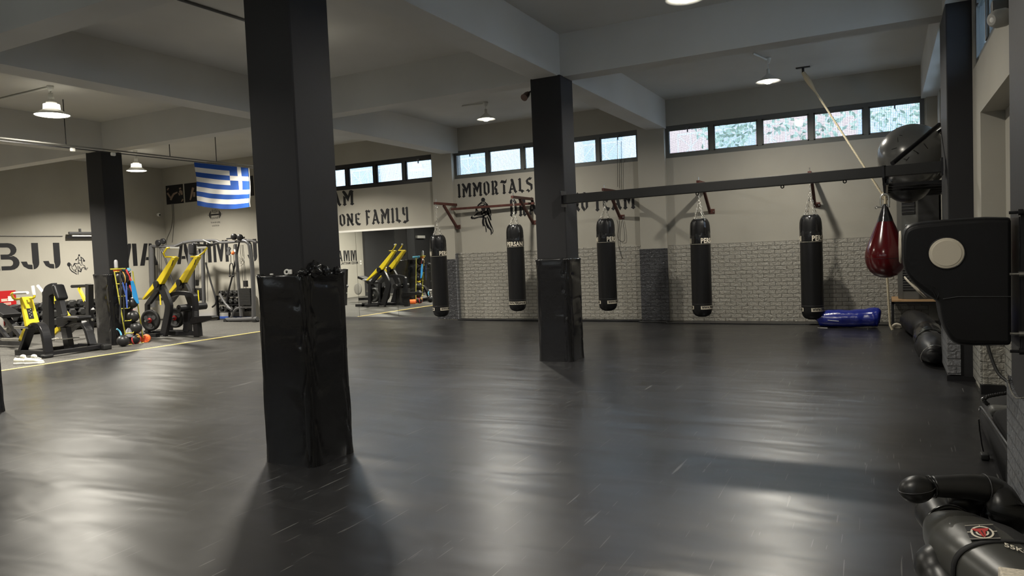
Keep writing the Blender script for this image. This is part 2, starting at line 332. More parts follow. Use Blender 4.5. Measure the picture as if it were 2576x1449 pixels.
# ================================================================ building
CZ, BZ = 4.36, 3.8
XL, XR, YF, YB = -18.7, 0.78, -3.2, 14.2
def project(p):
    d = Vector(p)-CP; return 1288+FPX*d.dot(CR)/d.dot(CF), 724.5-FPX*d.dot(CU)/d.dot(CF)
def height_at(X, Y, y):
    lo, hi = -1, 6
    for _ in range(40):
        m = (lo+hi)/2
        if project((X, Y, m))[1] > y: lo = m
        else: hi = m
    return m
EDGE = -12.17
struct('floor', MB().box((EDGE, YF, -0.05), (1.1, YB+0.05, 0)), M_floor, 'black vinyl training mat floor of the hall')
struct('floor', MB().box((XL-0.1, YF, -0.05), (EDGE, YB+0.05, -0.002)), M_rubber, 'speckled dark rubber floor of the weights area')
struct('trim_1', MB().box((EDGE-0.035, YF, -0.01), (EDGE+0.015, 13.95, 0.006)), M_tape, 'yellow edge strip between mat floor and rubber floor')
struct('ceiling', MB().box((XL-0.3, YF-0.3, CZ), (1.4, YB+0.4, CZ+0.25)), M_ceil, 'grey painted concrete ceiling')
k = 0
for nm, (a, b) in {'across, nearest the viewer': ((XL, 4.05, BZ), (XR, 4.38, CZ+0.01)), 'across, resting on the middle pillars': ((XL, 9.0, BZ), (XR, 9.29, CZ+0.01)), 'across, behind the viewer': ((XL, -0.8, BZ), (XR, -0.45, CZ+0.01)),
                   'lengthwise, over the two middle pillars': ((-4.19, YF, BZ+0.001), (-3.82, YB, CZ+0.01)), 'lengthwise, left of the middle pillars': ((-9.0, YF, BZ+0.001), (-8.61, YB, CZ+0.01)), 'lengthwise, over the weights area': ((-13.95, YF, BZ+0.001), (-13.52, 9.1, CZ+0.01)), 'lengthwise, along the right wall': ((0.55, YF, BZ+0.001), (XR+0.2, YB, CZ+0.01))}.items():
    k += 1; o = struct('ceiling_beam', MB().box(a, b), M_ceil, 'grey ceiling beam running ' + nm); o['category'] = 'beam'
# back wall with its three window bands
WZ0, WZ1 = 3.22, 3.845
BAYS = [(-13.6, -9.28), (-8.74, -4.38), (-3.84, 0.60)]
mb = MB(); mb.box((XL-0.3, YB, -0.05), (1.3, YB+0.3, WZ0)).box((XL-0.3, YB, WZ1), (1.3, YB+0.3, CZ+0.02))
xs = [XL-0.3] + [x for b in BAYS for x in b] + [1.3]
for i in range(0, len(xs), 2): mb.box((xs[i], YB, WZ0), (xs[i+1], YB+0.3, WZ1))
for x0, x1 in ((-4.38, -3.84), (-9.28, -8.74), (-14.1, -13.6), (0.62, 0.80)): mb.box((x0, YB-0.1, 0), (x1, YB+0.01, BZ+0.04))
struct('wall_back', mb, M_wall, 'grey painted back wall with pilasters and a high window band')
def window(n, a, b, z0, z1, panes, axis, plane, frame_w, fm):
    """frame + panes + screen; axis 0 = runs along X at Y=plane; 1 = runs along Y at X=plane"""
    def P(t, d, z): return (t, plane+d, z) if axis == 0 else (plane+d, t, z)
    m = MB(); m.box(P(a, 0.02, z0), P(b, 0.09, z0+frame_w)).box(P(a, 0.02, z1-frame_w), P(b, 0.09, z1)).box(P(a, 0.02, z0+frame_w), P(a+frame_w, 0.09, z1-frame_w)).box(P(b-frame_w, 0.02, z0+frame_w), P(b, 0.09, z1-frame_w))
    step = (b-a)/panes
    for i in range(1, panes): c = a+step*i; m.box(P(c-frame_w*0.55, 0.01, z0+frame_w), P(c+frame_w*0.55, 0.09, z1-frame_w))
    for i in range(panes):
        c0, c1 = a+step*i+frame_w*0.5, a+step*(i+1)-frame_w*0.5      # opening light of its own inside the frame
        for q in ((c0, c0+0.03, z0+frame_w, z1-frame_w), (c1-0.03, c1, z0+frame_w, z1-frame_w), (c0, c1, z0+frame_w, z0+frame_w+0.025), (c0, c1, z1-frame_w-0.03, z1-frame_w)): m.box(P(q[0], 0.03, q[2]), P(q[1], 0.07, q[3]))
    fr = m.build('window_%d' % n, fm); tag(fr, 'band of %d metal framed window panes high in the wall' % panes, 'window', kind='structure')
    MB().box(P(a+0.02, 0.045, z0+0.02), P(b-0.02, 0.052, z1-0.02)).build('window_pane', M_glassd if n > 5 else M_glass, fr)
    MB().box(P(a+0.02, 0.11, z0+0.02), P(b-0.02, 0.111, z1-0.02)).build('insect_screen', M_screenX if axis == 0 else M_screenY, fr)
    hn = MB()
    for i in (0, panes-1): c = a+step*(i+0.5); hn.box(P(c-0.035, -0.005, z1-frame_w-0.01), P(c+0.035, 0.03, z1-frame_w+0.015)); hn.box(P(c-0.01, -0.012, z1-frame_w-0.09), P(c+0.01, 0.01, z1-frame_w))
    hn.build('window_handle', M_gmetal, fr)
    return fr
window(1, BAYS[0][0], BAYS[0][1], WZ0, WZ1, 5, 0, YB, 0.085, M_metal)
window(2, BAYS[1][0], BAYS[1][1], WZ0, WZ1, 5, 0, YB, 0.065, M_winframe)
window(3, BAYS[2][0], BAYS[2][1], WZ0, WZ1, 5, 0, YB, 0.07, M_winframe)
# left wall
mb = MB().box((XL-0.3, YF-0.3, -0.05), (XL, YB, CZ+0.02)); struct('wall_left', mb, M_wall, 'grey painted left wall of the weights area')
# wall behind the viewer
mb = MB().box((XL-0.3, YF-0.3, -0.05), (1.4, YF, 1.9)).box((XL-0.3, YF-0.3, 3.5), (1.4, YF, CZ+0.02))
for a, b in ((XL-0.3, -14.0), (-9.3, -8.7), (-4.3, -3.8), (0.3, 1.4)): mb.box((a, YF-0.3, 1.9), (b, YF, 3.5))
struct('wall_front', mb, M_wall, 'grey painted wall with tall windows behind the viewer')
for k_, (a, b) in enumerate(((-14.0, -9.3), (-8.7, -4.3), (-3.8, 0.3))): window(6+k_, a, b, 1.9, 3.5, 4, 0, YF-0.15, 0.07, M_winframe)
struct('wall_left', MB().box((XL-0.01, YF, 0), (XL+0.12, 5.2, CZ)), M_grey, 'dark grey painted front part of the left wall')
# right wall: upper windows, a recess, and the near dark block
mb = MB()
mb.box((0.98, YF, -0.05), (1.3, 4.0, CZ+0.02)).box((XR, 7.95, -0.05), (1.3, YB, 3.10)).box((XR, 4.0, 3.78), (1.3, YB, CZ+0.02)).box((XR, 8.5, 3.10), (1.3, 9.7, 3.78)).box((XR, 13.5, 3.10), (1.3, YB, 3.78)).box((XR, 4.0, 2.60), (1.3, 7.95, 3.10)).box((0.97, 4.0, -0.05), (1.3, 7.95, 2.62))
struct('wall_right', mb, M_wall, 'grey painted right wall with a tall recess and high windows')
window(4, 4.0, 8.5, 3.10, 3.78, 5, 1, XR, 0.07, M_winframe)
window(5, 9.7, 13.5, 3.10, 3.78, 4, 1, XR, 0.07, M_winframe)
o = struct('pillar', MB().box((0.605, 3.95, 0.0), (XR+0.02, 4.8, BZ+0.02)), M_grey, 'dark grey wall pillar at the right edge, carrying the wall pad'); 
# panelling: silver embossed foam brick along the back wall, dark on the pilasters
def panel(name, a, b, m, label): return struct(name, MB().box(a, b), m, label, bevel=0.004)
panel('wall_panelling', (-8.74, YB-0.025, 0.035), (-4.38, YB+0.001, 1.535), M_brick, 'silver foam brick panelling on the back wall between the two pilasters')
panel('wall_panelling', (-3.84, YB-0.025, 0.0), (0.62, YB+0.001, 1.505), M_brick, 'silver foam brick panelling on the back wall at the right')
panel('wall_panelling', (-4.40, YB-0.12, 0.02), (-3.83, YB-0.099, 1.455), M_brickd, 'dark foam brick panelling on the right pilaster')
panel('wall_panelling', (-9.29, YB-0.12, 0.02), (-8.73, YB-0.099, 1.40), M_brickd, 'dark foam brick panelling on the left pilaster')
panel('wall_panelling', (-8.735, YB-0.12, 0.02), (-8.71, YB-0.02, 1.53), M_brickdY, 'dark foam brick strip on the side of the left pilaster')
panel('wall_panelling', (XR-0.02, 7.95, 0.05), (XR+0.001, 8.62, 1.5), M_brickY, 'silver foam brick panelling beside the right wall recess')
panel('wall_panelling', (XR+0.0, 7.925, 0.09), (0.97, 7.951, 1.5), M_brick, 'silver foam brick panelling on the far jamb of the recess')
panel('wall_panelling', (0.945, 4.81, 0.09), (0.971, 7.925, 1.5), M_brickY, 'silver foam brick panelling on the back of the recess')
panel('wall_panelling', (XR-0.02, 9.5, 0.05), (XR+0.001, YB-0.03, 1.5), M_brickY, 'silver foam brick panelling along the far right wall')
panel('wall_panelling', (0.535, 8.59, 0.06), (0.556, 9.48, 1.5), M_brickdY, 'dark foam brick on the left side of the right pillar')
panel('wall_panelling', (0.535, 8.575, 0.06), (0.655, 8.596, 1.5), M_brickm, 'dark foam brick wrapping the front of the right pillar')
# the sheet on the near block, its top edge peeling and curving
pts = [(4.815, 0.0), (4.815, 0.70), (4.78, 0.682), (4.74, 0.662), (4.69, 0.645), (4.62, 0.634), (4.54, 0.632), (4.46, 0.64), (4.36, 0.66), (4.25, 0.685), (4.12, 0.71), (3.95, 0.74), (3.95, 0.0)]
mb = MB().prism(pts, (0.583, 0, 0), (0, 1, 0), (0, 0, 1), (1, 0, 0), 0.024); struct('wall_panelling', mb, M_brickdY, 'grey foam brick sheet with peeling top edge on the near wall pillar', bevel=0.004)
struct('trim_2', MB().prism(pts[1:-1] + [(p[0], p[1]+0.004) for p in pts[1:-1]][::-1], (0.581, 0, 0), (0, 1, 0), (0, 0, 1), (1, 0, 0), 0.006), M_brick, 'torn pale edge of the foam sheet on the near wall pillar')
struct('baseboard_back', MB().box((-8.72, 14.02, 0), (-4.41, 14.17, 0.035)).box((-3.82, 13.72, 0), (0.78, 14.17, 0.018)).box((-4.41, 13.9, 0), (-3.82, 14.07, 0.02)), M_metal, 'black mat edge curling up along the back wall', bevel=0.01)
struct('baseboard_right', MB().box((0.70, 9.45, 0), (0.78, 14.1, 0.05)).box((0.76, 7.9, 0), (0.97, 8.0, 0.09)).box((0.53, 8.56, 0), (0.80, 8.60, 0.05)), M_metal, 'black base strip along the right wall')
# pillars
PIL = [(-4.165, -3.725, 3.93, 4.34), (-4.22, -3.78, 8.90, 9.32), (-14.02, -13.53, 8.97, 9.40), (-9.0, -8.58, 3.93, 4.36), (-9.0, -8.58, 8.95, 9.36), (-13.95, -13.52, 3.93, 4.36)]
PLAB = ['black square pillar nearest the viewer, left of centre', 'black square pillar in the middle carrying the long steel beam', 'black square pillar in the weights area beside the ball rack', 'black square pillar cut by the left edge of the picture', 'black square pillar hidden behind the nearest one', 'black square pillar near the left wall']
for (x0, x1, y0, y1), lb in zip(PIL, PLAB): struct('pillar', MB().box((x0, y0, 0), (x1, y1, BZ+0.01)), M_dark, lb, bevel=0.012)
struct('pillar', MB().box((0.557, 8.597, 0), (XR+0.01, 9.48, BZ+0.02)), M_dark, 'black pillar against the right wall', bevel=0.01)
def wall_corner(y0, y1, x0, x1): pass
def padding(x0, x1, y0, y1, ztop, label, seed, bulge=0.028):
    """thick vinyl pad wrapped round a pillar: rounded square section, wrinkled and gathered at the top"""
    cx, cy, hx, hy = (x0+x1)/2, (y0+y1)/2, (x1-x0)/2+bulge, (y1-y0)/2+bulge; rr = 0.075; seg = 120; rows = 90; vs = []
    sec = []
    for i in range(seg):
        t = 2*PI*i/seg; c, s_ = math.cos(t), math.sin(t); e = 0.24
        px = math.copysign(abs(c)**e, c)*hx; py = math.copysign(abs(s_)**e, s_)*hy; sec.append((px, py, c, s_))
    for j in range(rows+1):
        z = ztop*j/rows
        for i, (px, py, c, s_) in enumerate(sec):
            ang = math.atan2(s_, c)
            n = noise.fractal(Vector((ang*1.3+seed, z*1.1, seed)), 0.6, 2.2, 3)*0.007
            fold = noise.noise(Vector((ang*2.2+z*2.4+seed*3, z*1.2-ang*2.0, seed)))
            n += -0.010*max(0, 1-abs(fold)*9)*max(0.0, min(1.0, (px/hx-0.1)*1.6))
            n += 0.003*noise.noise(Vector((ang*4+seed, z*0.5, 3.0)))*(0.6+0.4*z/ztop)
            if z > ztop-0.14: n += 0.014*noise.noise(Vector((ang*16, z*9, seed)))*(z-ztop+0.14)/0.14
            if z < 0.12: n += 0.006*(1-z/0.12)
            ztw = z + (0.012*noise.noise(Vector((ang*7, seed, 1)))+0.01*math.sin(ang*2+seed) if j == rows else 0)
            vs.append((cx+px*(1+n/hx), cy+py*(1+n/hy), ztw))
    for k, (ins, dz) in enumerate(((0.02, 0.006), (0.045, -0.004), (0.06, -0.03))):
        for i, (px, py, c, s_) in enumerate(sec): vs.append((cx+px*(1-ins/hx), cy+py*(1-ins/hy), ztop+dz+0.012*noise.noise(Vector((math.atan2(s_, c)*9, k*2.0, seed)))))
    fs = []
    for j in range(rows+3):
        for i in range(seg): i2 = (i+1) % seg; fs.append((j*seg+i, j*seg+i2, (j+1)*seg+i2, (j+1)*seg+i))
    mb = MB().add(vs, fs, 0, True); o = mb.build('padded_sleeve', M_pad); tag(o, label, 'pillar pad'); return o
M_pad = mat('pad_vinyl', (0.008, 0.008, 0.009), 0.2, 0, 0.6, bump=(7, 0.35, 0.012))
pads = [padding(*PIL[0], 1.405, 'glossy black vinyl pad wrapped round the nearest pillar, bunched at its top', 1.0),
        padding(*PIL[1], 1.385, 'glossy black vinyl pad round the middle pillar in front of the brick wall', 4.0),
        padding(*PIL[2], 1.40, 'black vinyl pad round the pillar beside the medicine ball rack', 7.0),
        padding(*PIL[3], 1.40, 'black vinyl pad at the left edge of the picture', 9.0),
        padding(*PIL[4], 1.40, 'black vinyl pad of the pillar hidden behind the nearest one', 12.0)]
# crumpled vinyl and tape at the top of the near pad
p0 = pads[0]
mb = MB()
for i, (x, y, r, h) in enumerate(((-3.73, 3.93, 0.035, 0.028), (-3.71, 4.03, 0.05, 0.06), (-3.705, 4.13, 0.04, 0.04), (-3.69, 4.25, 0.03, 0.03))):
    bm = bmesh.new(); bmesh.ops.create_icosphere(bm, subdivisions=3, radius=1)
    for v in bm.verts: n = 1+0.55*noise.noise(v.co*2.3+Vector((i*5, 0, 0))); v.co = Vector((v.co.x*r*n, v.co.y*r*n, v.co.z*h*n))
    bm.verts.index_update(); mb.add([v.co+Vector((x, y, 1.405+h*0.4)) for v in bm.verts], [[v.index for v in f.verts] for f in bm.faces], 0, True); bm.free()
mb.build('crumpled_fold', M_shine, p0)
MB().torus((-3.86, 3.905, 1.425), 0.016, 0.007, (0.3, -1, 0.2)).build('tape_scrap', M_white, p0); MB().rbox((-3.82, 3.90, 1.425), (0.03, 0.012, 0.035), 0.005).build('tape_scrap', M_white, p0); MB().rbox((-4.0, 3.895, 1.412), (0.03, 0.012, 0.012), 0.004).build('tape_scrap', M_white, p0)
# ================================================================ lamps
def pendant(px_, X, Y, rim, R, kind, label, power, lens=True):
    t = thing('pendant_lamp', label, 'lamp', (X, Y, rim), 'round white pendant lamps')
    top = CZ
    MB().lathe([(0.0, top), (0.05, top), (0.05, top-0.02), (0.028, top-0.085), (0.0, top-0.085)], (X, Y, 0), seg=16).build('ceiling_rose', M_lamp, t)
    if kind == 'disc':
        MB().cyl((X, Y, top-0.08), (X, Y, rim+0.32), 0.007, 6).build('cord', M_white, t)
        MB().lathe([(0.0, rim+0.34), (0.03, rim+0.34), (0.045, rim+0.26), (0.045, rim+0.22), (0.075, rim+0.2), (0.08, rim+0.165), (0, rim+0.165)], (X, Y, 0), seg=20).build('socket', M_lamp, t)
        MB().lathe([(0.09, rim+0.165), (0.112, rim+0.165), (0.118, rim+0.09), (0.09, rim+0.085)], (X, Y, 0), seg=72, fn=lambda r, h, a: r*(1-0.06*(math.sin(a*36) > 0.2)) if r > 0.1 else r).build('heat_sink', M_glow, t)
        MB().lathe([(0.112, rim+0.09), (R*0.75, rim+0.04), (R, rim), (R*0.99, rim-0.004), (R*0.74, rim+0.034), (0.10, rim+0.084)], (X, Y, 0), seg=40).build('lamp_shade', M_lamp, t)
        MB().lathe([(R*0.955, rim+0.006), (R*0.8, rim-0.004), (R*0.4, rim-0.012), (0.0, rim-0.014)], (X, Y, 0), seg=40).build('light_disc', M_bulb, t)
        ls, dz = R*1.7, -0.03
    else:
        MB().cyl((X, Y, top-0.08), (X, Y, rim+0.18), 0.005, 6).build('cord', M_white, t)
        MB().lathe([(0.0, rim+0.19), (0.022, rim+0.19), (0.026, rim+0.12), (0.03, rim+0.11), (0, rim+0.11)], (X, Y, 0), seg=16).build('socket', M_lamp, t)
        MB().lathe([(0.024, rim+0.12), (0.06, rim+0.085), (0.12, rim+0.04), (R, rim), (R*0.985, rim-0.004), (0.118, rim+0.034), (0.058, rim+0.079), (0.022, rim+0.114)], (X, Y, 0), seg=40).build('lamp_shade', M_lamp, t)
        MB().lathe([(0.02, rim+0.1), (0.045, rim+0.07), (0.068, rim+0.03), (0.072, rim+0.005), (0.06, rim-0.02), (0.03, rim-0.034), (0.0, rim-0.037)], (X, Y, 0), seg=24).build('light_bulb', M_bulb, t)
        ls, dz = 0.12, -0.045
    ld = bpy.data.lights.new('lamp_light', 'AREA'); ld.shape = 'DISK'; ld.size = ls; ld.energy = power; ld.color = LAMP_COL; ld.spread = 2.5 if kind == 'disc' else 2.9
    lo = bpy.data.objects.new('lamp_light', ld); COL.objects.link(lo); lo.parent = t; lo.location = (0, 0, dz)
    if kind != 'disc':      # the bulb's own sideways glow, washing the inside of its shade
        ld2 = bpy.data.lights.new('bulb_light', 'POINT'); ld2.shadow_soft_size = 0.02; ld2.energy = power*0.05; ld2.color = LAMP_COL
        lo2 = bpy.data.objects.new('bulb_light', ld2); COL.objects.link(lo2); lo2.parent = t; lo2.location = (0, 0, -0.06)
    return t
PW = 0.95
mR = aZ(1931, 146, CZ); mM = aZ(1221, 257, CZ); mL = aZ(126, 216, CZ)
pendant(0, mR.x, mR.y, height_at(mR.x, mR.y, 205), 0.19, 'bulb', 'round lamp with glowing bulb hanging beside the climbing rope', 75*PW)
pendant(0, mM.x, mM.y, height_at(mM.x, mM.y, 300), 0.18, 'bulb', 'round lamp with glowing bulb hanging above the back wall lettering', 75*PW)
pendant(0, mL.x, mL.y, height_at(mL.x, mL.y, 290), 0.255, 'disc', 'wide bright disc lamp with ribbed housing at the upper left', 300*PW)
pendant(0, -16.25, 11.65, 3.87, 0.235, 'disc', 'wide disc lamp with ribbed housing beyond the weights area pillar', 280*PW)
pendant(0, -1.66, 7.0, 3.83, 0.19, 'bulb', 'round lamp cut by the top edge of the picture', 75*PW)
for X, Y, kd, pw, lb in ((-6.5, 6.9, 'disc', 170, 'disc lamp hidden behind the nearest pillar'), (-11.4, 11.9, 'disc', 150, 'disc lamp beyond the nearest pillar near the mirrors'), (-1.6, 1.9, 'bulb', 60, 'round lamp above the viewer'),
                    (-6.5, 1.9, 'disc', 70, 'disc lamp left of the viewer'), (-11.4, 1.9, 'disc', 70, 'disc lamp near the left front corner'), (-16.25, 6.9, 'disc', 300, 'disc lamp over the left weights area'), (-16.25, 1.9, 'disc', 60, 'disc lamp in the front left corner')):
    pendant(0, X, Y, 3.87, 0.24 if kd == 'disc' else 0.19, kd, lb, pw*PW)
# conduits on the ceiling feeding the lamps
def conduit(a, b, r, label, m=M_lamp): o = MB().tube([a, b], r, 8).build('cable_conduit', m); tag(o, label, 'conduit'); return o
conduit((-18.6, mL.y, CZ-0.018), (mL.x-0.05, mL.y, CZ-0.018), 0.016, 'thin conduit on the ceiling running to the upper left disc lamp')
conduit((mM.x-0.5, mM.y-0.02, CZ-0.018), (mM.x, mM.y, CZ-0.03), 0.016, 'short conduit on the ceiling running to the lamp above the lettering')
conduit((-6.71, 4.40, CZ-0.018), (-6.62, 6.75, CZ-0.018), 0.016, 'dark conduit on the ceiling left of the nearest pillar', M_gmetal)
conduit((mR.x-0.14, mR.y-0.5, CZ-0.018), (mR.x, mR.y, CZ-0.03), 0.014, 'short conduit on the ceiling running to the lamp beside the rope')
# ================================================================ back wall: mirrors, lettering, brackets, punch bags
mx = [-14.05, -12.85, -11.66, -10.47, -9.30]
for i in range(4):
    a, b = mx[i]+0.004, mx[i+1]-0.004
    o = MB().box((a, YB-0.03, 0.06), (b, YB-0.012, 2.165)).build('wall_mirror', M_mirror)
    tag(o, ['wall mirror hidden behind the nearest pillar, furthest from the brick wall', 'wall mirror half hidden by the nearest pillar', 'middle wall mirror showing the yellow lever machine', 'wall mirror nearest the brick panelling, behind the punch bag'][i], 'mirror', 'mirrors along the back wall')
o = MB().box((-14.06, YB-0.04, 2.165), (-9.28, YB+0.001, 2.21)).build('mirror_trim', M_white); tag(o, 'white strip along the top of the wall mirrors', 'trim')
o = MB().box((-14.06, YB-0.07, 0.0), (-9.29, YB+0.001, 0.035)).box((-14.06, YB-0.045, 0.035), (-9.29, YB+0.001, 0.06)).build('mirror_rail', M_gmetal); tag(o, 'dark grooved rail under the wall mirrors', 'rail')
# ---- broken-script capitals, one polygon set per letter on a unit-high body
def vb(x, y0=0.0, y1=1.0, w=0.15, foot=True, head='flag'):
    p = []
    if foot: p += [(x-w*0.5, y0+0.10), (x-w*0.95, y0+0.075), (x-0.01, y0), (x+w*0.95, y0+0.085), (x+w*0.5, y0+0.12)]
    else: p += [(x-w*0.5, y0+0.04), (x+w*0.5, y0+0.10)]
    if head == 'flag': p += [(x+w*0.5, y1-0.05), (x+w*0.05, y1), (x-w*0.95, y1-0.07), (x-w*0.5, y1-0.11)]
    elif head == 'both': p += [(x+w*0.5, y1-0.10), (x+w*0.95, y1-0.08), (x, y1), (x-w*0.95, y1-0.07), (x-w*0.5, y1-0.11)]
    else: p += [(x+w*0.5, y1-0.12), (x-w*0.5, y1)]
    return p
def dg(x0, y0, x1, y1, w=0.17): return [(x0-w*0.6, y0-0.06), (x0+0.0, y0), (x0+w*0.55, y0-0.05), (x1+w*0.5, y1+0.14), (x1+w*0.95, y1+0.10), (x1+0.02, y1), (x1-w*0.5, y1+0.12)]
GL = {
 'I': (0.30, [vb(0.15)]),
 'M': (0.86, [vb(0.14, 0, 0.66, head=None), [(0.0, 0.94), (0.09, 1.0), (0.19, 0.95), (0.50, 0.50), (0.42, 0.26)], [(0.44, 0.62), (0.56, 0.95), (0.68, 0.99), (0.86, 0.92), (0.80, 0.88), (0.78, 0.12), (0.86, 0.08), (0.72, 0.0), (0.57, 0.075), (0.63, 0.11), (0.63, 0.72), (0.51, 0.50)]]),
 'O': (0.56, [[(0.03, 0.86), (0.20, 0.97), (0.16, 0.86), (0.16, 0.28), (0.30, 0.10), (0.22, 0.0), (0.03, 0.20)], [(0.24, 1.0), (0.38, 0.96), (0.53, 0.78), (0.53, 0.22), (0.33, 0.05), (0.39, 0.18), (0.39, 0.72)]]),
 'R': (0.68, [vb(0.16), [(0.29, 0.93), (0.38, 1.0), (0.56, 0.88), (0.56, 0.66), (0.30, 0.42), (0.30, 0.50), (0.42, 0.66), (0.42, 0.82)], [(0.30, 0.38), (0.40, 0.48), (0.52, 0.40), (0.53, 0.13), (0.66, 0.10), (0.50, 0.0), (0.36, 0.10), (0.38, 0.34)]]),
 'T': (0.62, [[(0.02, 0.80), (0.14, 0.96), (0.30, 0.93), (0.46, 0.88), (0.60, 1.02), (0.54, 0.80), (0.42, 0.74), (0.20, 0.80)], vb(0.34, 0, 0.72, head=None)]),
 'A': (0.72, [[(0.20, 0.95), (0.30, 1.0), (0.40, 0.95), (0.62, 0.16), (0.72, 0.12), (0.60, 0.0), (0.48, 0.13)], [(0.24, 0.72), (0.28, 0.64), (0.16, 0.14), (0.24, 0.09), (0.10, 0.0), (-0.03, 0.08), (0.05, 0.13)], [(0.20, 0.34), (0.36, 0.34), (0.38, 0.26), (0.19, 0.26)]]),
 'L': (0.50, [vb(0.14, 0.10, 1.0), [(0.20, 0.10), (0.34, 0.19), (0.50, 0.09), (0.38, 0.07), (0.30, -0.02)]]),
 'S': (0.58, [[(0.20, 0.92), (0.42, 1.02), (0.40, 0.95), (0.56, 0.97), (0.42, 0.84), (0.28, 0.84)], [(0.16, 0.90), (0.22, 0.85), (0.20, 0.70), (0.56, 0.50), (0.56, 0.22), (0.42, 0.08), (0.42, 0.42), (0.10, 0.58), (0.04, 0.78)], [(0.0, 0.10), (0.18, 0.20), (0.36, 0.08), (0.22, -0.02), (0.18, 0.09)]]),
 'E': (0.56, [[(0.05, 0.88), (0.18, 0.96), (0.18, 0.32), (0.30, 0.17), (0.52, 0.13), (0.42, 0.0), (0.20, 0.04), (0.05, 0.24)], [(0.22, 0.90), (0.36, 1.02), (0.36, 0.93), (0.54, 0.94), (0.40, 0.81)], [(0.22, 0.54), (0.30, 0.60), (0.30, 0.54), (0.42, 0.53), (0.32, 0.44)]]),
 'N': (0.66, [vb(0.12, 0, 0.68, 0.13, head=None), [(0.0, 0.94), (0.09, 1.0), (0.19, 0.95), (0.60, 0.14), (0.68, 0.12), (0.56, 0.0), (0.46, 0.10)], vb(0.52, 0.24, 1.0, 0.13, foot=False, head='both')]),
 'F': (0.54, [[(0.09, -0.04), (0.23, 0.08), (0.23, 0.96), (0.16, 1.0), (0.02, 0.93), (0.09, 0.90)], [(0.25, 0.92), (0.38, 1.02), (0.37, 0.94), (0.54, 0.95), (0.40, 0.82)], [(0.26, 0.54), (0.33, 0.60), (0.33, 0.54), (0.44, 0.53), (0.35, 0.44)]]),
 'Y': (0.62, [[(0.02, 0.92), (0.09, 1.0), (0.20, 0.95), (0.18, 0.62), (0.28, 0.52), (0.20, 0.46), (0.04, 0.58)], vb(0.44, 0.02, 1.0, 0.15), [(0.04, 0.0), (0.20, 0.12), (0.38, 0.04), (0.26, -0.06)]]),
 'D': (0.62, [[(0.07, 0.90), (0.18, 1.0), (0.22, 0.95), (0.22, 0.16), (0.34, 0.10), (0.20, 0.0), (0.02, 0.10), (0.08, 0.14)], [(0.28, 0.92), (0.42, 0.98), (0.58, 0.80), (0.58, 0.22), (0.40, 0.06), (0.44, 0.20), (0.44, 0.76)]]),
}
def inflate(p, d):
    n = len(p); A = sum(p[i][0]*p[(i+1) % n][1]-p[(i+1) % n][0]*p[i][1] for i in range(n)); sg = 1 if A > 0 else -1; out = []
    for i in range(n):
        a, b, c = p[i-1], p[i], p[(i+1) % n]; n1 = ((b[1]-a[1])*sg, -(b[0]-a[0])*sg); n2 = ((c[1]-b[1])*sg, -(c[0]-b[0])*sg)
        l1 = math.hypot(*n1) or 1; l2 = math.hypot(*n2) or 1; nx, ny = n1[0]/l1+n2[0]/l2, n1[1]/l1+n2[1]/l2; l = math.hypot(nx, ny) or 1
        out.append((b[0]+nx/l*d, b[1]+ny/l*d))
    return out
def script(txt, o, u, height, gap=0.13, sx=1.0, label='', name='wall_lettering'):
    root = thing(name, label, 'lettering', o); x = 0; n = Vector(u).cross(Vector((0, 0, 1)))
    for ch in txt:
        if ch == ' ': x += 0.42*sx; continue
        wd, ps = GL[ch]; mb = MB()
        for p in ps:
            p = inflate(p, 0.024); mb.prism([((x+q[0]*sx)*height, q[1]*height) for q in p], o, u, (0, 0, 1), n, 0.0025)
        mb.build('letter', M_black, root); x += (wd+gap)*sx
    return x*height
def fit(txt, gap=0.13): return sum(0.42 if c == ' ' else GL[c][0]+gap for c in txt)-gap
def script_between(txt, p0, p1, height, label):
    """p0, p1: left and right baseline points on the wall Y"""
    L = p1.x-p0.x; script(txt, (p0.x, YB-0.001, p0.z), (1, 0, 0), height, sx=L/(fit(txt)*height), label=label)
a, b = aY(1152, 498, YB), aY(1340, 476, YB); script_between('IMMORTALS', a, b, aY(1157, 463, YB).z-aY(1158, 498, YB).z, 'black broken-script lettering IMMORTALS under the second window band')
a, b = aY(1283, 546, YB), aY(1352, 538, YB); hT = 0.39; script_between('DRA', a, b, hT, 'black broken-script letters DRA left of the middle pillar')
a, b = aY(1438, 533, YB), aY(1480, 530, YB); script_between('NO', a, b, hT, 'black broken-script letters NO just right of the middle pillar')
a, b = aY(1492, 532, YB), aY(1598, 522, YB); script_between('TEAM', a, b, hT, 'black broken-script word TEAM behind the long steel beam')
a, b = aY(855, 570, YB), aY(909, 566, YB); script_between('ONE', a, b, aY(865, 540, YB).z-aY(865, 571, YB).z, 'black broken-script word ONE above the mirrors')
a, b = aY(920, 566, YB), aY(1030, 561, YB); script_between('FAMILY', a, b, 0.36, 'black broken-script word FAMILY above the mirrors')
a, b = aY(791, 524, YB), aY(891, 517, YB); script_between('TEAM', a, b, 0.37, 'black broken-script word above FAMILY, half hidden by the nearest pillar')
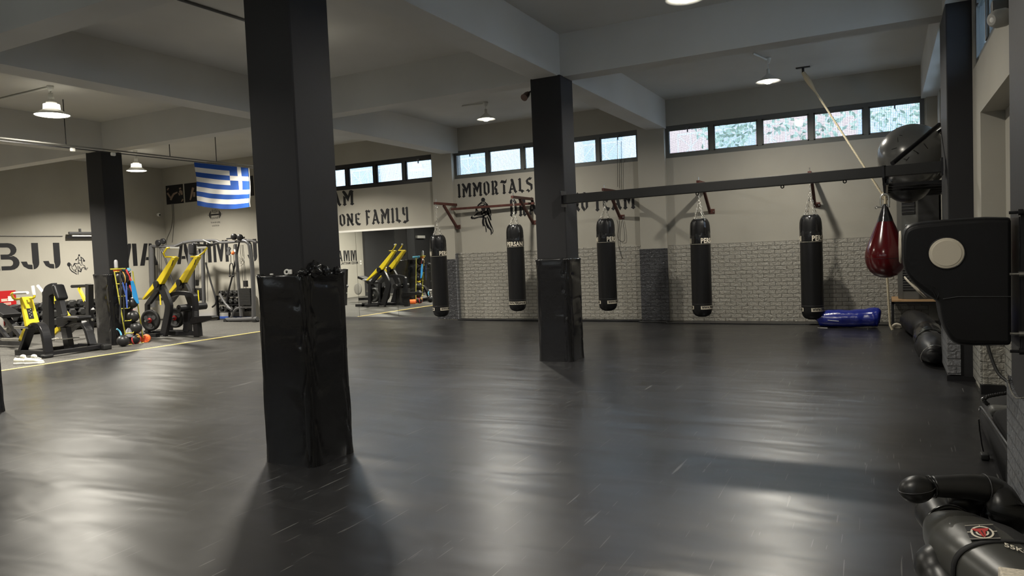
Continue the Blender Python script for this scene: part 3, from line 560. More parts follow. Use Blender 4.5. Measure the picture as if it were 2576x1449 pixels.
# ---- painted judo throw
def decal(name, polys, o, u, label, cat='wall art', scale=1.0, m=None, fat=0.5):
    mb = MB(); n = Vector(u).cross(Vector((0, 0, 1)))
    for p in polys: p = inflate(p, fat); mb.prism([(q[0]*scale, q[1]*scale) for q in p], o, u, (0, 0, 1), n, 0.002)
    ob = mb.build(name, m or M_black); tag(ob, label, cat); return ob
a = aY(1187, 592, YB); b = aY(1241, 592, YB); S = (b.x-a.x)/50.0       # drawing units = photo crop /9
J = [disc(30, 72, 4.2, 4, 12), disc(30, 55, 5, 5.5, 12), stroke([(33, 68), (39, 62), (45, 50), (47, 40)], [1, 2, 2.5, 1]), stroke([(27, 68), (19, 62), (14, 55), (12, 50)], [1.5, 3, 2.5, 1.5]), stroke([(12, 55), (17, 50)], 1.6),
     stroke([(25, 62), (21, 58), (27, 60), (33, 62)], 1.6), stroke([(35, 60), (40, 50), (42, 42)], [1, 3.2, 1.5]), stroke([(38, 62), (44, 52)], 1.0), stroke([(0, 38), (8, 36), (18, 38), (28, 38), (34, 42)], [3, 2.4, 1.6, 3, 1.5]), stroke([(8, 41), (16, 46), (24, 46), (28, 44)], [1, 2.6, 2.0, 1]), stroke([(10, 43), (18, 42), (26, 42)], 1.0),
     stroke([(24, 50), (26, 44), (34, 48), (38, 46)], [1, 2.5, 3, 1]), stroke([(30, 48), (36, 42), (44, 44)], [2, 3, 1]), stroke([(30, 38), (28, 30), (29, 22), (33, 18)], [4, 4, 3, 1]), stroke([(33, 36), (36, 24), (40, 16), (45, 11)], [2, 3, 3.4, 3]), stroke([(38, 38), (42, 28), (46, 18), (49, 13)], [1.5, 2.4, 2, 1]), stroke([(38, 46), (44, 38), (46, 30)], [3, 4, 2]), stroke([(40, 42), (45, 32)], 1.0),
     stroke([(33, 17), (34, 12), (34, 7)], [1, 1.5, 1]), stroke([(45, 11), (46, 5), (45, 1)], [2.6, 1.8, 1.2]), stroke([(49, 13), (50, 8), (48, 3)], 0.7), stroke([(36, 36), (34, 26), (36, 20)], 0.9), stroke([(22, 64), (30, 66), (38, 60), (41, 52)], 0.9), stroke([(26, 50), (25, 44), (29, 40), (35, 41)], 1.4), stroke([(30, 45), (36, 47), (40, 52)], 1.6), stroke([(33, 30), (35, 22), (38, 15)], 1.2), stroke([(3, 41), (1, 38), (3, 35)], 1.4), stroke([(41, 33), (43, 24), (46, 16)], 1.0), stroke([(27, 33), (26, 26), (28, 19)], 1.0)]
decal('wall_drawing', J, (a.x, YB-0.001, a.z-0.02), (1, 0, 0), 'black line drawing of two judo fighters in a throw', scale=S)
# ---- brackets with hanging punch bags
BX = [-8.68, -6.79, -4.82, -3.01, -1.14]
BP = ['at the left end, beside the mirrors', 'second from the left, under the word IMMORTALS', 'just right of the middle pillar', 'behind the long steel beam, between two punch bags', 'nearest the blue bag on the floor']
for i, X in enumerate(BX):
    foot_up = 1 if i > 1 else 0
    t = thing('bag_bracket', 'oxide red wall bracket ' + BP[i], 'bracket', (X, YB-0.1, 2.1), 'punch bag brackets on the back wall')
    off = -0.03 if i in (1, 2, 3, 4) else -0.10
    Yw = YB+off+0.03
    MB().bar((X, 13.24, 2.63), (X, Yw, 2.63), 0.055).build('arm', M_rust, t, bevel=0.004)
    MB().bar((X, 13.60, 2.60), (X, Yw-0.03, 2.13), 0.05, up=(1, 0, 0)).build('brace', M_rust, t, bevel=0.004)
    MB().box((X-0.03, Yw-0.012, 2.08), (X+0.09, Yw, 2.17)).build('foot_plate', M_rust, t)
    MB().cyl((X+0.07, Yw-0.03, 2.12), (X+0.07, Yw, 2.12), 0.011, 6).build('bolt', M_steel, t)
    MB().cyl((X, 13.30, 2.56), (X, 13.30, 2.72), 0.009, 6).torus((X, 13.30, 2.535), 0.025, 0.007, (0, 1, 0)).build('eye_bolt', M_steel, t)
o = MB().bar((-8.75, 14.02, 2.53), (-6.70, 14.10, 2.53), 0.05).build('cross_bar', M_rust, bevel=0.004); tag(o, 'oxide red bar joining the two left brackets below IMMORTALS', 'bar')
def chain(p, q, parent, name='chain', L=0.052):
    p, q = Vector(p), Vector(q); d = (q-p).normalized(); n = max(2, int((q-p).length/(L*0.72))); mb = MB(); a, b = mb.frame(d)
    for i in range(n): c = p+(q-p)*((i+0.5)/n); mb.torus(c, L*0.24, 0.0042, a if i % 2 else b, 10, 5, stretch=(q-p).length/n*0.66/(L*0.24), long=d)
    return mb.build(name, M_chain, parent, world=False)
BAGZ = [0.153, 0.277, 0.285, 0.176, 0.136]; PHI = [1.15, -0.03, 1.15, 1.10, 1.12]
BL = ['black hanging punch bag in front of the mirror end', 'black hanging punch bag with the full word facing the room, left of the middle pillar', 'black hanging punch bag just right of the middle pillar', 'black hanging punch bag in the middle of the right bay', 'black hanging punch bag in front of the blue bag']
def bag_body(seed):
    def fn(r, h, a):
        if h > 1.5: return r*(1+(0.03*math.sin(a*7+seed)+0.05*noise.noise(Vector((a*3, h*6, seed))))*(h-1.5)/0.3)
        return r*(1+0.012*noise.noise(Vector((a*2, h*2, seed))))
    prof = [(0.0, 0), (0.07, 0.006), (0.12, 0.025), (0.155, 0.06), (0.172, 0.11), (0.176, 0.14)]
    prof += [(0.178, 0.2+0.09*i) for i in range(14)] + [(0.180, 1.45), (0.180, 1.5), (0.179, 1.58), (0.175, 1.66), (0.165, 1.715), (0.148, 1.75), (0.12, 1.77), (0.10, 1.755), (0.0, 1.74)]
    return MB().lathe(prof, seg=48, fn=fn)
for i, X in enumerate(BX):
    z = BAGZ[i]; t = thing('punch_bag', BL[i], 'punch bag', (X, 13.30, z), 'black punch bags hanging along the back wall')
    o = bag_body(i*3.3).build('bag_body', M_leather, t, world=False)
    cap = MB().lathe([(0.1815, 1.35), (0.1825, 1.42)]+[(0.1835-0.002*k, 1.46+0.028*k) for k in range(8)]+[(0.163, 1.70), (0.155, 1.735), (0.14, 1.765), (0.12, 1.785), (0.10, 1.77)], seg=96, fn=lambda r, h, a, s=i: r*(1+(0.02*math.sin(a*9+s)+0.05*noise.noise(Vector((a*4, h*5, s*3.3)))-0.05*max(0, 1-7*abs(noise.noise(Vector((a*3.5, h*3, s*1.7))))))*max(0, h-1.42)/0.35)); cap.build('vinyl_top', M_shine, t, world=False)
    camA = math.atan2(-13.3, -X)                      # direction from the bag to the viewer
    tx = MB(); bt = MB(); band = MB()
    for k in range(2):
        a0 = camA + PHI[i] + k*PI
        wrap_text(MB(), 'PERSANI', 0.122, 0.1855, 1.385, a0, bold=0.0045, spacing=1.12, width=0.39).build('brand_print', M_prt, t, world=False)
    for k in range(2):
        a0 = camA + PHI[i] - 0.05 + k*PI
        vs = []; n = 22; hw = 2.35
        for q in range(n+1): aa = a0-hw/2*1+hw*q/n; vs += [(0.1825*math.cos(aa), 0.1825*math.sin(aa), 0.150), (0.1825*math.cos(aa), 0.1825*math.sin(aa), 0.212)]
        bt.add(vs, [(2*q, 2*q+2, 2*q+3, 2*q+1) for q in range(n)])
        o = bt.build('label_band', M_prt, t, world=False); bt = MB()
        wrap_text(MB(), 'WWW.PERSANI.GR', 0.062, 0.1845, 0.181, a0, bold=0.003, width=0.40).build('label_print', M_black, o, world=False)
    for zz_ in (1.33, 0.245): MB().torus((0, 0, zz_), 0.1815, 0.0022, seg=48, sec=5).build('seam', M_prt if zz_ > 1 else M_gmetal, t, world=False)
    top = 2.535-z
    chain((0, 0, top-0.02), (0, 0, top-0.21 if i else top-0.34), t, 'top_chain')
    j = top-0.21 if i else top-0.34
    MB().torus((0, 0, j-0.01), 0.018, 0.005, (0, 1, 0), 12, 6).build('ring', M_chain, t, world=False)
    for k in range(4):
        aa = camA+0.5+k*PI/2; e = Vector((0.115*math.cos(aa), 0.115*math.sin(aa), 1.76)); off = Vector((X, 13.30, z))
        # chains are built about the bag's own origin
        p = Vector((0, 0, j-0.02)); d = (e-p).normalized(); n = 9; mb = MB(); A, B = mb.frame(d)
        for q in range(n): c = p+(e-p)*((q+0.5)/n); mb.torus(c, 0.0125, 0.0042, A if q % 2 else B, 10, 5, stretch=(e-p).length/n*0.66/0.0125, long=d)
        mb.build('chain', M_chain, t, world=False)
        MB().strip([(e.x*1.02, e.y*1.02, 1.79), (e.x*1.42, e.y*1.42, 1.735), (e.x*1.60, e.y*1.60, 1.62), (e.x*1.62, e.y*1.62, 1.50)], 0.035, 0.005, (-math.sin(aa), math.cos(aa), 0)).build('hanging_strap', M_shine, t, world=False)
# ================================================================ right half: steel beam, ball rack, bags, wall pad, dummy
BY = 8.84
t = thing('steel_beam', 'long dark steel beam spanning from the middle pillar to the right pillar', 'beam', (-1.6, BY, 2.2))
zb = [(aY(1440, 493, BY).z+aY(1440, 508, BY).z)/2, (aY(2371, 402, BY).z+aY(2371, 432, BY).z)/2]
z0, z1 = 2.165, 2.205
MB().bar((-3.76, BY, z0), (0.535, BY, z1), 0.10, 0.115).build('beam_tube', M_beamm, t, bevel=0.006)
MB().box((-3.785, BY-0.09, z0-0.10), (-3.768, BY+0.09, z0+0.11)).build('end_plate', M_metal, t)
MB().box((0.515, BY-0.07, z1-0.09), (0.532, BY+0.07, z1+0.09)).build('end_plate', M_metal, t)
for xx in (-2.93, -2.02, -1.05, -0.40):
    zz = z0+(z1-z0)*(xx+3.76)/4.3; MB().torus((xx, BY, zz-0.07), 0.016, 0.006, (0, 1, 0), 12, 6).build('eyelet', M_metal, t)
# red ball shaped bag
rb = aY(2229, 700, BY-0.0); rz = rb.z+0.005
t = thing('teardrop_bag', 'dark red teardrop punch bag hanging from the steel beam', 'punch bag', (rb.x, BY, rz))
prof = [(0, 0), (0.06, 0.008), (0.11, 0.03), (0.155, 0.07), (0.185, 0.12), (0.20, 0.175), (0.206, 0.225), (0.203, 0.275), (0.19, 0.33), (0.165, 0.40), (0.135, 0.475), (0.105, 0.55), (0.08, 0.61)]
MB().lathe(prof, seg=40).build('bag_body', M_redb, t, world=False)
MB().lathe([(0.081, 0.608), (0.062, 0.66), (0.042, 0.72), (0.022, 0.785), (0.014, 0.80), (0, 0.80)], seg=24, fn=lambda r, h, a: r*(1+0.10*math.sin(a*8)*(h > 0.65))).build('bag_neck', M_shine, t, world=False)
sh = MB(); sh.tube(smoothpath([(-0.035, 0, 0.765), (-0.04, 0, 0.83), (-0.036, 0, 0.875), (-0.02, 0, 0.90), (0, 0, 0.908), (0.02, 0, 0.90), (0.036, 0, 0.875), (0.04, 0, 0.83), (0.035, 0, 0.765)], 4), 0.011, 10); sh.build('shackle', M_steel, t, world=False)
MB().cyl((-0.075, 0, 0.768), (0.05, 0, 0.768), 0.008, 8).torus((-0.085, 0, 0.768), 0.012, 0.005, (0, 1, 0), 10, 6).build('shackle_pin', M_steel, t, world=False)
MB().tube([(0, 0, 0.79), (0.004, 0, 0.84), (0, 0, 0.885)], 0.012, 8).build('rope_loop', M_rope, t, world=False)
bt = 2.26-rz
MB().strip([(-0.012, -0.062, bt), (-0.012, -0.063, bt-0.13), (-0.006, -0.02, 1.02), (0.0, 0, 0.90)], 0.022, 0.004, (1, 0, 0)).strip([(0.012, 0.062, bt), (0.012, 0.063, bt-0.13), (0.006, 0.02, 1.02), (0.0, 0, 0.90)], 0.022, 0.004, (1, 0, 0)).strip([(0, -0.062, bt), (0, 0.062, bt)], 0.03, 0.004, (1, 0, 0)).build('hanging_strap', M_metal, t, world=False)
MB().torus((0, 0, 0.215), 0.2055, 0.0015, seg=48, sec=4).build('seam', M_metal, t, world=False)
# ball rack
t = thing('ball_rack', 'black overhead metal rack holding exercise balls by the right wall', 'rack', (0.3, 10.7, 2.1))
RX0, RX1, RY0, RY1, RZ = 0.0, 0.74, 8.95, 12.6, 2.12
MB().bar((RX0, RY0, RZ), (RX0, RY1, RZ), 0.05, 0.07).bar((RX1, 9.5, RZ), (RX1, RY1, RZ), 0.05).build('side_rail', M_metal, t)
for yy in (9.75, 10.3, 10.85, 11.4, 11.9, 12.3, 12.6): MB().bar((RX0, yy, RZ-0.01), (RX1+0.03, yy, RZ-0.01), 0.035).build('slat', M_metal, t)
MB().bar((RX0, 8.9, RZ+0.02), (RX0, 9.02, RZ+0.02), 0.06, 0.16).build('front_bracket', M_metal, t)
p = aY(2245, 411, 9.0); MB().cyl(p, (0.55, 9.6, 2.74), 0.026, 10).build('brace', M_metal, t)
p = aX(2372, 276, 0.62); MB().cyl((0.02, 12.55, 2.15), (0.76, 12.2, 3.02), 0.028, 10).build('brace', M_metal, t)
MB().cyl((0.30, 10.9, 2.62), (0.76, 10.2, 2.86), 0.026, 10).build('brace', M_metal, t)
def exball(c, r, m, label, grooves=True):
    mb = MB().ball(c, r, 40, 28); o = mb.build('exercise_ball', m); tag(o, label, 'exercise ball', 'exercise balls on the overhead rack')
    return o
M_ballg = mat('silver_grey_ball', (0.15, 0.148, 0.142), 0.24, 0.15, 0.5)
M_ballk = mat('charcoal_ball', (0.022, 0.022, 0.023), 0.35, 0, 0.5)
c = aY(2293, 391, 10.35); eb = exball(c, 0.385, M_ballg, 'large silver grey exercise ball, the biggest on the overhead rack')
sc_ = MB()
for (x0, y0, x1, y1) in ((2258, 346, 2259, 357), (2243, 376, 2256, 372), (2324, 361, 2334, 374), (2298, 378, 2312, 386), (2305, 382, 2310, 388), (2287, 395, 2279, 405), (2263, 340, 2270, 341), (2273, 400, 2283, 402)):
    def onb(x, y):
        d = ray(x, y).normalized(); oc = CP-c; b_ = oc.dot(d); q = b_*b_-oc.dot(oc)+0.3855**2; return CP+d*(-b_-math.sqrt(max(q, 0)))
    sc_.tube([onb(x0, y0), onb((x0+x1)/2, (y0+y1)/2), onb(x1, y1)], 0.0035, 5)
sc_.build('scuff_mark', M_black, eb)
c2 = aY(2277, 447, 11.9); exball((c2.x+0.02, 11.35, 2.12+0.13), 0.30, M_ballk, 'charcoal exercise ball sagging between the rack slats')
exball((0.46, 12.05, 2.50), 0.315, M_ballg, 'grey exercise ball at the back of the rack beside the pillar')
# heater on its shelf
t = thing('wall_shelf', 'plywood shelf on a black steel frame in the back right corner', 'shelf', (0.45, 13.7, 0.0))
MB().box((0.06, 13.30, 0.435), (0.76, 14.15, 0.46)).build('shelf_board', M_wood, t)
for x_, y_ in ((0.075, 14.08), (0.075, 13.34), (0.74, 13.34)): MB().box((x_-0.02, y_-0.02, 0), (x_+0.02, y_+0.02, 0.435)).build('leg', M_metal, t)
MB().box((0.06, 13.32, 0.395), (0.76, 13.36, 0.435)).build('front_rail', M_metal, t)
M_ac = mat('aged_grey_casing', (0.085, 0.085, 0.08), 0.45, 0.1); M_acd = mat('dark_side_casing', (0.022, 0.022, 0.023), 0.4)
t = thing('floor_air_conditioner', 'tall grey upright air conditioner cabinet standing on the plywood shelf', 'air conditioner', (0.45, 13.7, 0.46))
MB().prism([(0.16, 13.62), (0.22, 13.50), (0.44, 13.45), (0.75, 13.45), (0.75, 14.1), (0.16, 14.1)], (0, 0, 0.46), (1, 0, 0), (0, 1, 0), (0, 0, 1), 1.74).build('cabinet', M_ac, t, bevel=0.006)
MB().box((0.46, 13.44, 0.48), (0.745, 13.452, 2.18)).build('dark_panel', M_acd, t)
g = MB().box((0.195, 13.452, 1.86), (0.425, 13.47, 2.12)); gb = MB()
fr = Vector((0.44-0.22, 13.45-13.50, 0)).normalized()
def onf(u_, z_, d_=0.004): return Vector((0.22, 13.50, 0)) + fr*u_ + Vector((0, 0, z_)) + Vector((fr.y, -fr.x, 0))*d_
def fbox(mb, u0, u1, z0_, z1_, d0, d1): vs = [onf(u0, z0_, d0), onf(u1, z0_, d0), onf(u1, z1_, d0), onf(u0, z1_, d0), onf(u0, z0_, d1), onf(u1, z0_, d1), onf(u1, z1_, d1), onf(u0, z1_, d1)]; mb.add(vs, [(0, 3, 2, 1), (4, 5, 6, 7), (0, 1, 5, 4), (1, 2, 6, 5), (2, 3, 7, 6), (3, 0, 4, 7)]); return mb
fbox(MB(), 0.01, 0.20, 1.85, 2.13, 0.0, 0.012).build('outlet_grille', M_black, t)
for k in range(5): fbox(gb, 0.012, 0.198, 1.88+k*0.052, 1.888+k*0.052, 0.012, 0.02)
gb.build('louvre', M_ac, t)
fbox(MB(), 0.01, 0.20, 0.60, 1.30, 0.0, 0.008).build('intake_grille', M_black, t); gb = MB()
for k in range(17): fbox(gb, 0.012, 0.198, 0.62+k*0.04, 0.632+k*0.04, 0.008, 0.016)
gb.build('intake_louvre', M_ac, t)
fbox(MB(), 0.06, 0.15, 1.665, 1.68, 0, 0.02).build('badge', M_steel, t)
# climbing rope
t = thing('climbing_rope', 'pale climbing rope drawn aside from a ceiling plate and tied at the ball rack', 'rope', (-1.18, 13.04, CZ))
tp = aZ(2020, 169, CZ)
MB().box((tp.x-0.11, tp.y-0.04, CZ-0.012), (tp.x+0.11, tp.y+0.04, CZ)).cyl((tp.x, tp.y, CZ-0.1), (tp.x, tp.y, CZ), 0.02, 8).build('ceiling_plate', M_metal, t)
q = Vector((-0.03, 12.66, 2.12)); p = Vector((tp.x, tp.y, CZ-0.09))
def rope_mesh(pts, r, twist=60):
    pts = [Vector(a) for a in pts]; mb = MB(); 
    for s_ in range(3):
        path = []; L = 0
        for i, c_ in enumerate(pts):
            if i: L += (pts[i]-pts[i-1]).length
            d = (pts[min(i+1, len(pts)-1)]-pts[max(i-1, 0)]).normalized(); a_, b_ = mb.frame(d); an = L*twist+s_*2*PI/3
            path.append(c_+(a_*math.cos(an)+b_*math.sin(an))*r*0.55)
        mb.tube(path, r*0.55, 6)
    return mb
def lerp(a, b, n): return [Vector(a)+(Vector(b)-Vector(a))*i/n for i in range(n+1)]
rope_mesh(lerp(p, q, 120), 0.017, 70).build('rope', M_rope, t)
MB().tube([p, p+(q-p)*0.05, p+(q-p)*0.10, p+(q-p)*0.16], [0.03, 0.045, 0.04, 0.018], 8).build('spliced_eye', M_rope, t)
rope_mesh(lerp((0.0, 12.68, 2.16), (0.0, 12.70, 0.9), 50)+lerp((0.0, 12.71, 0.88), (0.03, 12.74, 0.12), 40)+[Vector((0.06, 12.72, 0.04))], 0.018, 70).build('hanging_tail', M_rope, t)
MB().torus((0.0, 12.67, 2.13), 0.05, 0.02, (0, 1, 0), 14, 8).build('knot', M_rope, t)
c = aZ(2258, 821, 0.03); mb = MB()
for k in range(3): mb.torus((c.x+0.02*k-0.02, c.y, 0.035), 0.05-0.008*k, 0.018, (0.3*k-0.3, 1, 0.9), 16, 8)
o = mb.build('rope_bundle', M_cream); tag(o, 'small pale bundle of rope lying on the mat in the back right corner', 'rope')
# bags on the floor
def floor_bag(name, pts, rs, m, label, seed, wr=0.03, seg=32, flat=0.0, group=None, extra=None):
    path = smoothpath(pts, 6); n = len(path); mb = MB(); vs = []; up = Vector((0, 0, 1))
    rr = []
    for i in range(n):
        f = i/(n-1)*(len(rs)-1); k = min(int(f), len(rs)-2); rr.append(rs[k]+(rs[k+1]-rs[k])*(f-k))
    for i, c_ in enumerate(path):
        d = (path[min(i+1, n-1)]-path[max(i-1, 0)]).normalized(); a_ = d.cross(up).normalized(); b_ = a_.cross(d)
        for k in range(seg):
            tt = 2*PI*k/seg; r = rr[i]*(1+wr*noise.noise(Vector((i*0.35, math.cos(tt)*2, math.sin(tt)*2+seed)))*2+wr*0.6*noise.noise(Vector((i*1.3, tt*1.0, seed))))
            pt = c_+a_*math.cos(tt)*r*1.03+b_*math.sin(tt)*r*0.96; pt.z = max(pt.z, 0.004+0.1*min(pt.z, 0)*0); vs.append(pt)
    fs = [tuple(range(seg))[::-1], tuple(range((n-1)*seg, n*seg))]
    for i in range(n-1):
        for k in range(seg): k2 = (k+1) % seg; fs.append((i*seg+k, i*seg+k2, (i+1)*seg+k2, (i+1)*seg+k))
    mb.add(vs, fs, 0, True); o = mb.build(name, m); tag(o, label, 'punch bag', group); return o
b0, b1 = aZ(2052, 826, 0.02), aZ(2215, 829, 0.02); yb = 13.38
bl = floor_bag('floor_bag', [(b0.x-0.02, yb, 0.12), (b0.x+0.03, yb, 0.15), (b0.x+0.3, yb, 0.15), (b0.x+0.6, yb, 0.155), (b1.x-0.15, yb+0.01, 0.17), (b1.x-0.05, yb+0.01, 0.175), (b1.x+0.0, yb+0.01, 0.17)], [0.04, 0.14, 0.155, 0.15, 0.152, 0.168, 0.165, 0.09], M_blue, 'blue vinyl punch bag lying on the mat against the back wall', 2.0, 0.035)
mb = MB()
for (x0_, y0_, x1_, y1_) in ((2066, 791, 2084, 795), (2082, 805, 2110, 808), (2057, 824, 2082, 825)):
    pA, pB = aY(x0_, y0_, yb-0.155), aY(x1_, y1_, yb-0.155)
    dy = 0.0 if y0_ > 800 else 0.05
    mb.bar((pA.x, yb-0.158+dy, pA.z), (pB.x, yb-0.158+dy, pB.z), 0.02 if y0_ < 800 else 0.008)
mb.build('tape_strip', M_white, bl)
f1 = floor_bag('floor_bag', [(0.30, 13.12, 0.14), (0.34, 12.95, 0.17), (0.40, 12.4, 0.175), (0.46, 11.8, 0.165), (0.48, 11.65, 0.15)], [0.07, 0.17, 0.185, 0.17, 0.10], M_leather, 'black leather punch bag end nearest the back wall on the floor', 5.0, 0.03)
f2 = floor_bag('floor_bag', [(0.50, 11.62, 0.13), (0.49, 11.5, 0.15), (0.47, 10.9, 0.15), (0.47, 10.4, 0.14), (0.47, 10.25, 0.12)], [0.10, 0.165, 0.17, 0.155, 0.11], M_shine, 'black punch bag wound with shiny tape, in the middle of the floor row', 8.0, 0.06)
mb = MB()
for k in range(9): yy = 10.45+k*0.13; mb.torus((0.472+0.002*k, yy, 0.148), 0.162-0.001*k, 0.008, (0.05*((k % 3)-1), 1, 0.12*((k % 2)-0.5)), 30, 5)
mb.build('tape_wrap', M_shine, f2)
f3 = floor_bag('floor_bag', [(0.47, 10.22, 0.13), (0.47, 10.1, 0.155), (0.47, 9.85, 0.16), (0.465, 9.60, 0.155), (0.46, 9.36, 0.12)], [0.10, 0.165, 0.18, 0.172, 0.14, 0.06], M_leather, 'black leather punch bag end nearest the right pillar on the floor', 11.0, 0.05)
MB().tube(smoothpath([(0.345, 9.44, 0.05), (0.325, 9.43, 0.10), (0.338, 9.43, 0.15), (0.36, 9.42, 0.19), (0.40, 9.42, 0.225), (0.45, 9.41, 0.25), (0.5, 9.42, 0.248), (0.56, 9.45, 0.22)], 4), 0.0035, 6).build('lacing', M_steel, f3)
# angled wall pad
WY = 4.12; T2 = 0.36
outline = [(2545, 546), (2480, 545), (2400, 550), (2330, 556), (2300, 561), (2283, 569), (2275, 582), (2271, 605), (2271, 640), (2274, 668), (2283, 692), (2300, 715), (2325, 738), (2345, 752), (2362, 765), (2366, 785), (2371, 810), (2380, 837), (2392, 857), (2408, 868), (2440, 872), (2545, 871)]
P2 = [aY(x, y, WY) for x, y in outline]; P2 = [P2[0]]+smoothpath(P2[1:-1], 3)+[P2[-1]]; P2 = [(p.x, p.z) for p in P2]; PI8 = lambda i: 1+(i-1)*3
t = thing('wall_punch_pad', 'black angled wall punch pad with cream target discs on the right', 'punch pad', (0.35, WY+T2/2, 0.93))
mb = MB(); n = len(P2); cx = sum(p[0] for p in P2)/n; cz = sum(p[1] for p in P2)/n; vs = []; fs = []
rings = [(-T2/2, 0.955, 0), (-T2/2+0.012, 0.98, 0), (-T2/2+0.04, 1.0, 0), (0.0, 1.004, 0), (T2/2-0.04, 1.0, 0), (T2/2-0.012, 0.98, 0), (T2/2, 0.955, 0)]
for dy, sc1, _ in rings:
    for k, p in enumerate(P2):
        m_ = 0.0 if p[0] > 0.53 else (1-sc1)*0.22
        vx, vz = cx-p[0], cz-p[1]; l = math.hypot(vx, vz)
        vs.append((p[0]+vx/l*m_*0.45*(1 if p[0] < 0.53 else 0), WY+T2/2+dy, p[1]+vz/l*m_*2.0+0))
for i in range(len(rings)-1):
    for k in range(n): k2 = (k+1) % n; fs.append((i*n+k, i*n+k2, (i+1)*n+k2, (i+1)*n+k))
fs += [tuple(range(n))[::-1], tuple(range((len(rings)-1)*n, len(rings)*n))]
mb.add(vs, fs, 0, False); o = mb.build('pad_body', M_leather, t, bevel=0.012)
for pl in o.data.polygons: pl.use_smooth = len(pl.vertices) == 4
c = aY(2381, 637, WY); e = aY(2422, 637, WY); u_ = e.x-c.x; v_ = aY(2381, 600, WY).z-c.z
pol = disc(0, 0, u_*1.13, v_*1.06, 36)
mb = MB(); m1 = 36
ringv = []
for sc1, dy in ((1.0, 0.0), (1.0, -0.004), (0.94, -0.008), (0.90, -0.007), (0.85, -0.0095), (0.80, -0.011)): ringv.append([(c.x+p[0]*sc1, WY+dy, c.z+p[1]*sc1) for p in pol])
vs = [p for r_ in ringv for p in r_]; fs = []
for i in range(len(ringv)-1):
    for k in range(m1): k2 = (k+1) % m1; fs.append((i*m1+k, (i+1)*m1+k, (i+1)*m1+k2, i*m1+k2))
mb.add([vs[5*m1+k] for k in range(m1)], [tuple(range(m1))], 0, False)
mb.add(vs, fs, 0, True).build('target_disc', M_cream, t)
MB().tube([(c.x+p[0]*1.01, WY-0.003, c.z+p[1]*1.01) for p in pol+pol[:1]], 0.003, 5).build('disc_piping', M_metal, t)
# front and lower cream targets, seen edge-on
xa, xb = P2[PI8(8)][0], P2[PI8(7)][0]
def edge_disc(center, nrm, up, ru, rv):
    nrm = Vector(nrm).normalized(); up = Vector(up).normalized(); si = nrm.cross(up); mb = MB(); vs = []
    for s1, d1 in ((1, 0.0), (1, 0.006), (0.9, 0.010), (0.05, 0.012)):
        for k in range(28): a_ = 2*PI*k/28; vs.append(Vector(center)+nrm*d1+si*math.cos(a_)*rv*s1+up*math.sin(a_)*ru*s1)
    fs = [(i*28+k, i*28+(k+1) % 28, (i+1)*28+(k+1) % 28, (i+1)*28+k) for i in range(3) for k in range(28)]+[tuple(range(84, 112))]
    return mb.add(vs, fs, 0, True).build('target_disc', M_cream, t)
edge_disc((xa-0.004, WY+T2/2, (P2[PI8(7)][1]+P2[PI8(8)][1])/2), (-1, 0, 0), (0, 0, 1), 0.085, 0.10)
A1_, A2_ = P2[PI8(10)], P2[PI8(13)]; mid = ((A1_[0]+A2_[0])/2, (A1_[1]+A2_[1])/2); dv = Vector((A2_[0]-A1_[0], 0, A2_[1]-A1_[1])).normalized()
edge_disc((mid[0]-0.012, WY+T2/2, mid[1]-0.01), (dv.z, 0, -dv.x), dv, 0.075, 0.12)
a = aY(2372, 752, WY); b = aY(2545, 746, WY); MB().tube([a+V(0, -0.003, 0), aY(2410, 746, WY)+V(0, -0.004, 0), b+V(0, -0.003, 0)], 0.0016, 5).build('seam', M_gmetal, t)
a = aY(2343, 722, WY); MB().tube([aY(2343, 722, WY), aY(2352, 742, WY), aY(2357, 754, WY), aY(2362, 738, WY), aY(2355, 724, WY), aY(2343, 720, WY)], 0.003, 5).build('zip_pull', M_metal, t)
mo = thing('pad_mount', 'black steel hinge mount with clamp bolts holding the wall pad', 'mount', (0.6, WY+T2/2, 0.9))
zt, zb_ = P2[0][1], P2[-1][1]
MB().box((0.553, WY+0.0, zb_-0.01), (0.604, WY+T2-0.0, zt+0.0)).build('back_plate', M_metal, mo)
for yy in (WY-0.004,): MB().box((0.556, yy-0.02, zb_-0.02), (0.575, yy+0.02, zt+0.03)).build('hinge_post', M_metal, mo)
for z_ in (zt+0.02, 1.30, 1.02, zb_-0.02):
    MB().cyl((0.51, WY-0.03, z_), (0.60, WY-0.03, z_), 0.007, 8).cyl((0.545, WY-0.03, z_), (0.565, WY-0.03, z_), 0.016, 6).build('clamp_bolt', M_steel if abs(z_-1.16) < 0.2 else M_metal, mo)
o = MB().tube(smoothpath([(0.598, 3.80, 2.15), (0.59, 3.86, 2.02), (0.585, 3.94, 1.86), (0.585, 3.96, 1.78), (0.585, 3.90, 1.70), (0.59, 3.80, 1.66), (0.598, 3.66, 1.62)], 6), 0.011, 8).build('cable_loop', M_white); tag(o, 'white cable hanging in a loop on the dark wall pillar', 'cable')
cb = MB().tube(smoothpath([(0.78, 7.9, 1.2), (0.775, 7.85, 0.8), (0.80, 7.8, 0.5), (0.86, 7.7, 0.26), (0.93, 7.6, 0.18)], 6), 0.014, 8).build('black_cable', M_rub); tag(cb, 'black cable hanging down in the wall recess below the punch pad', 'cable')
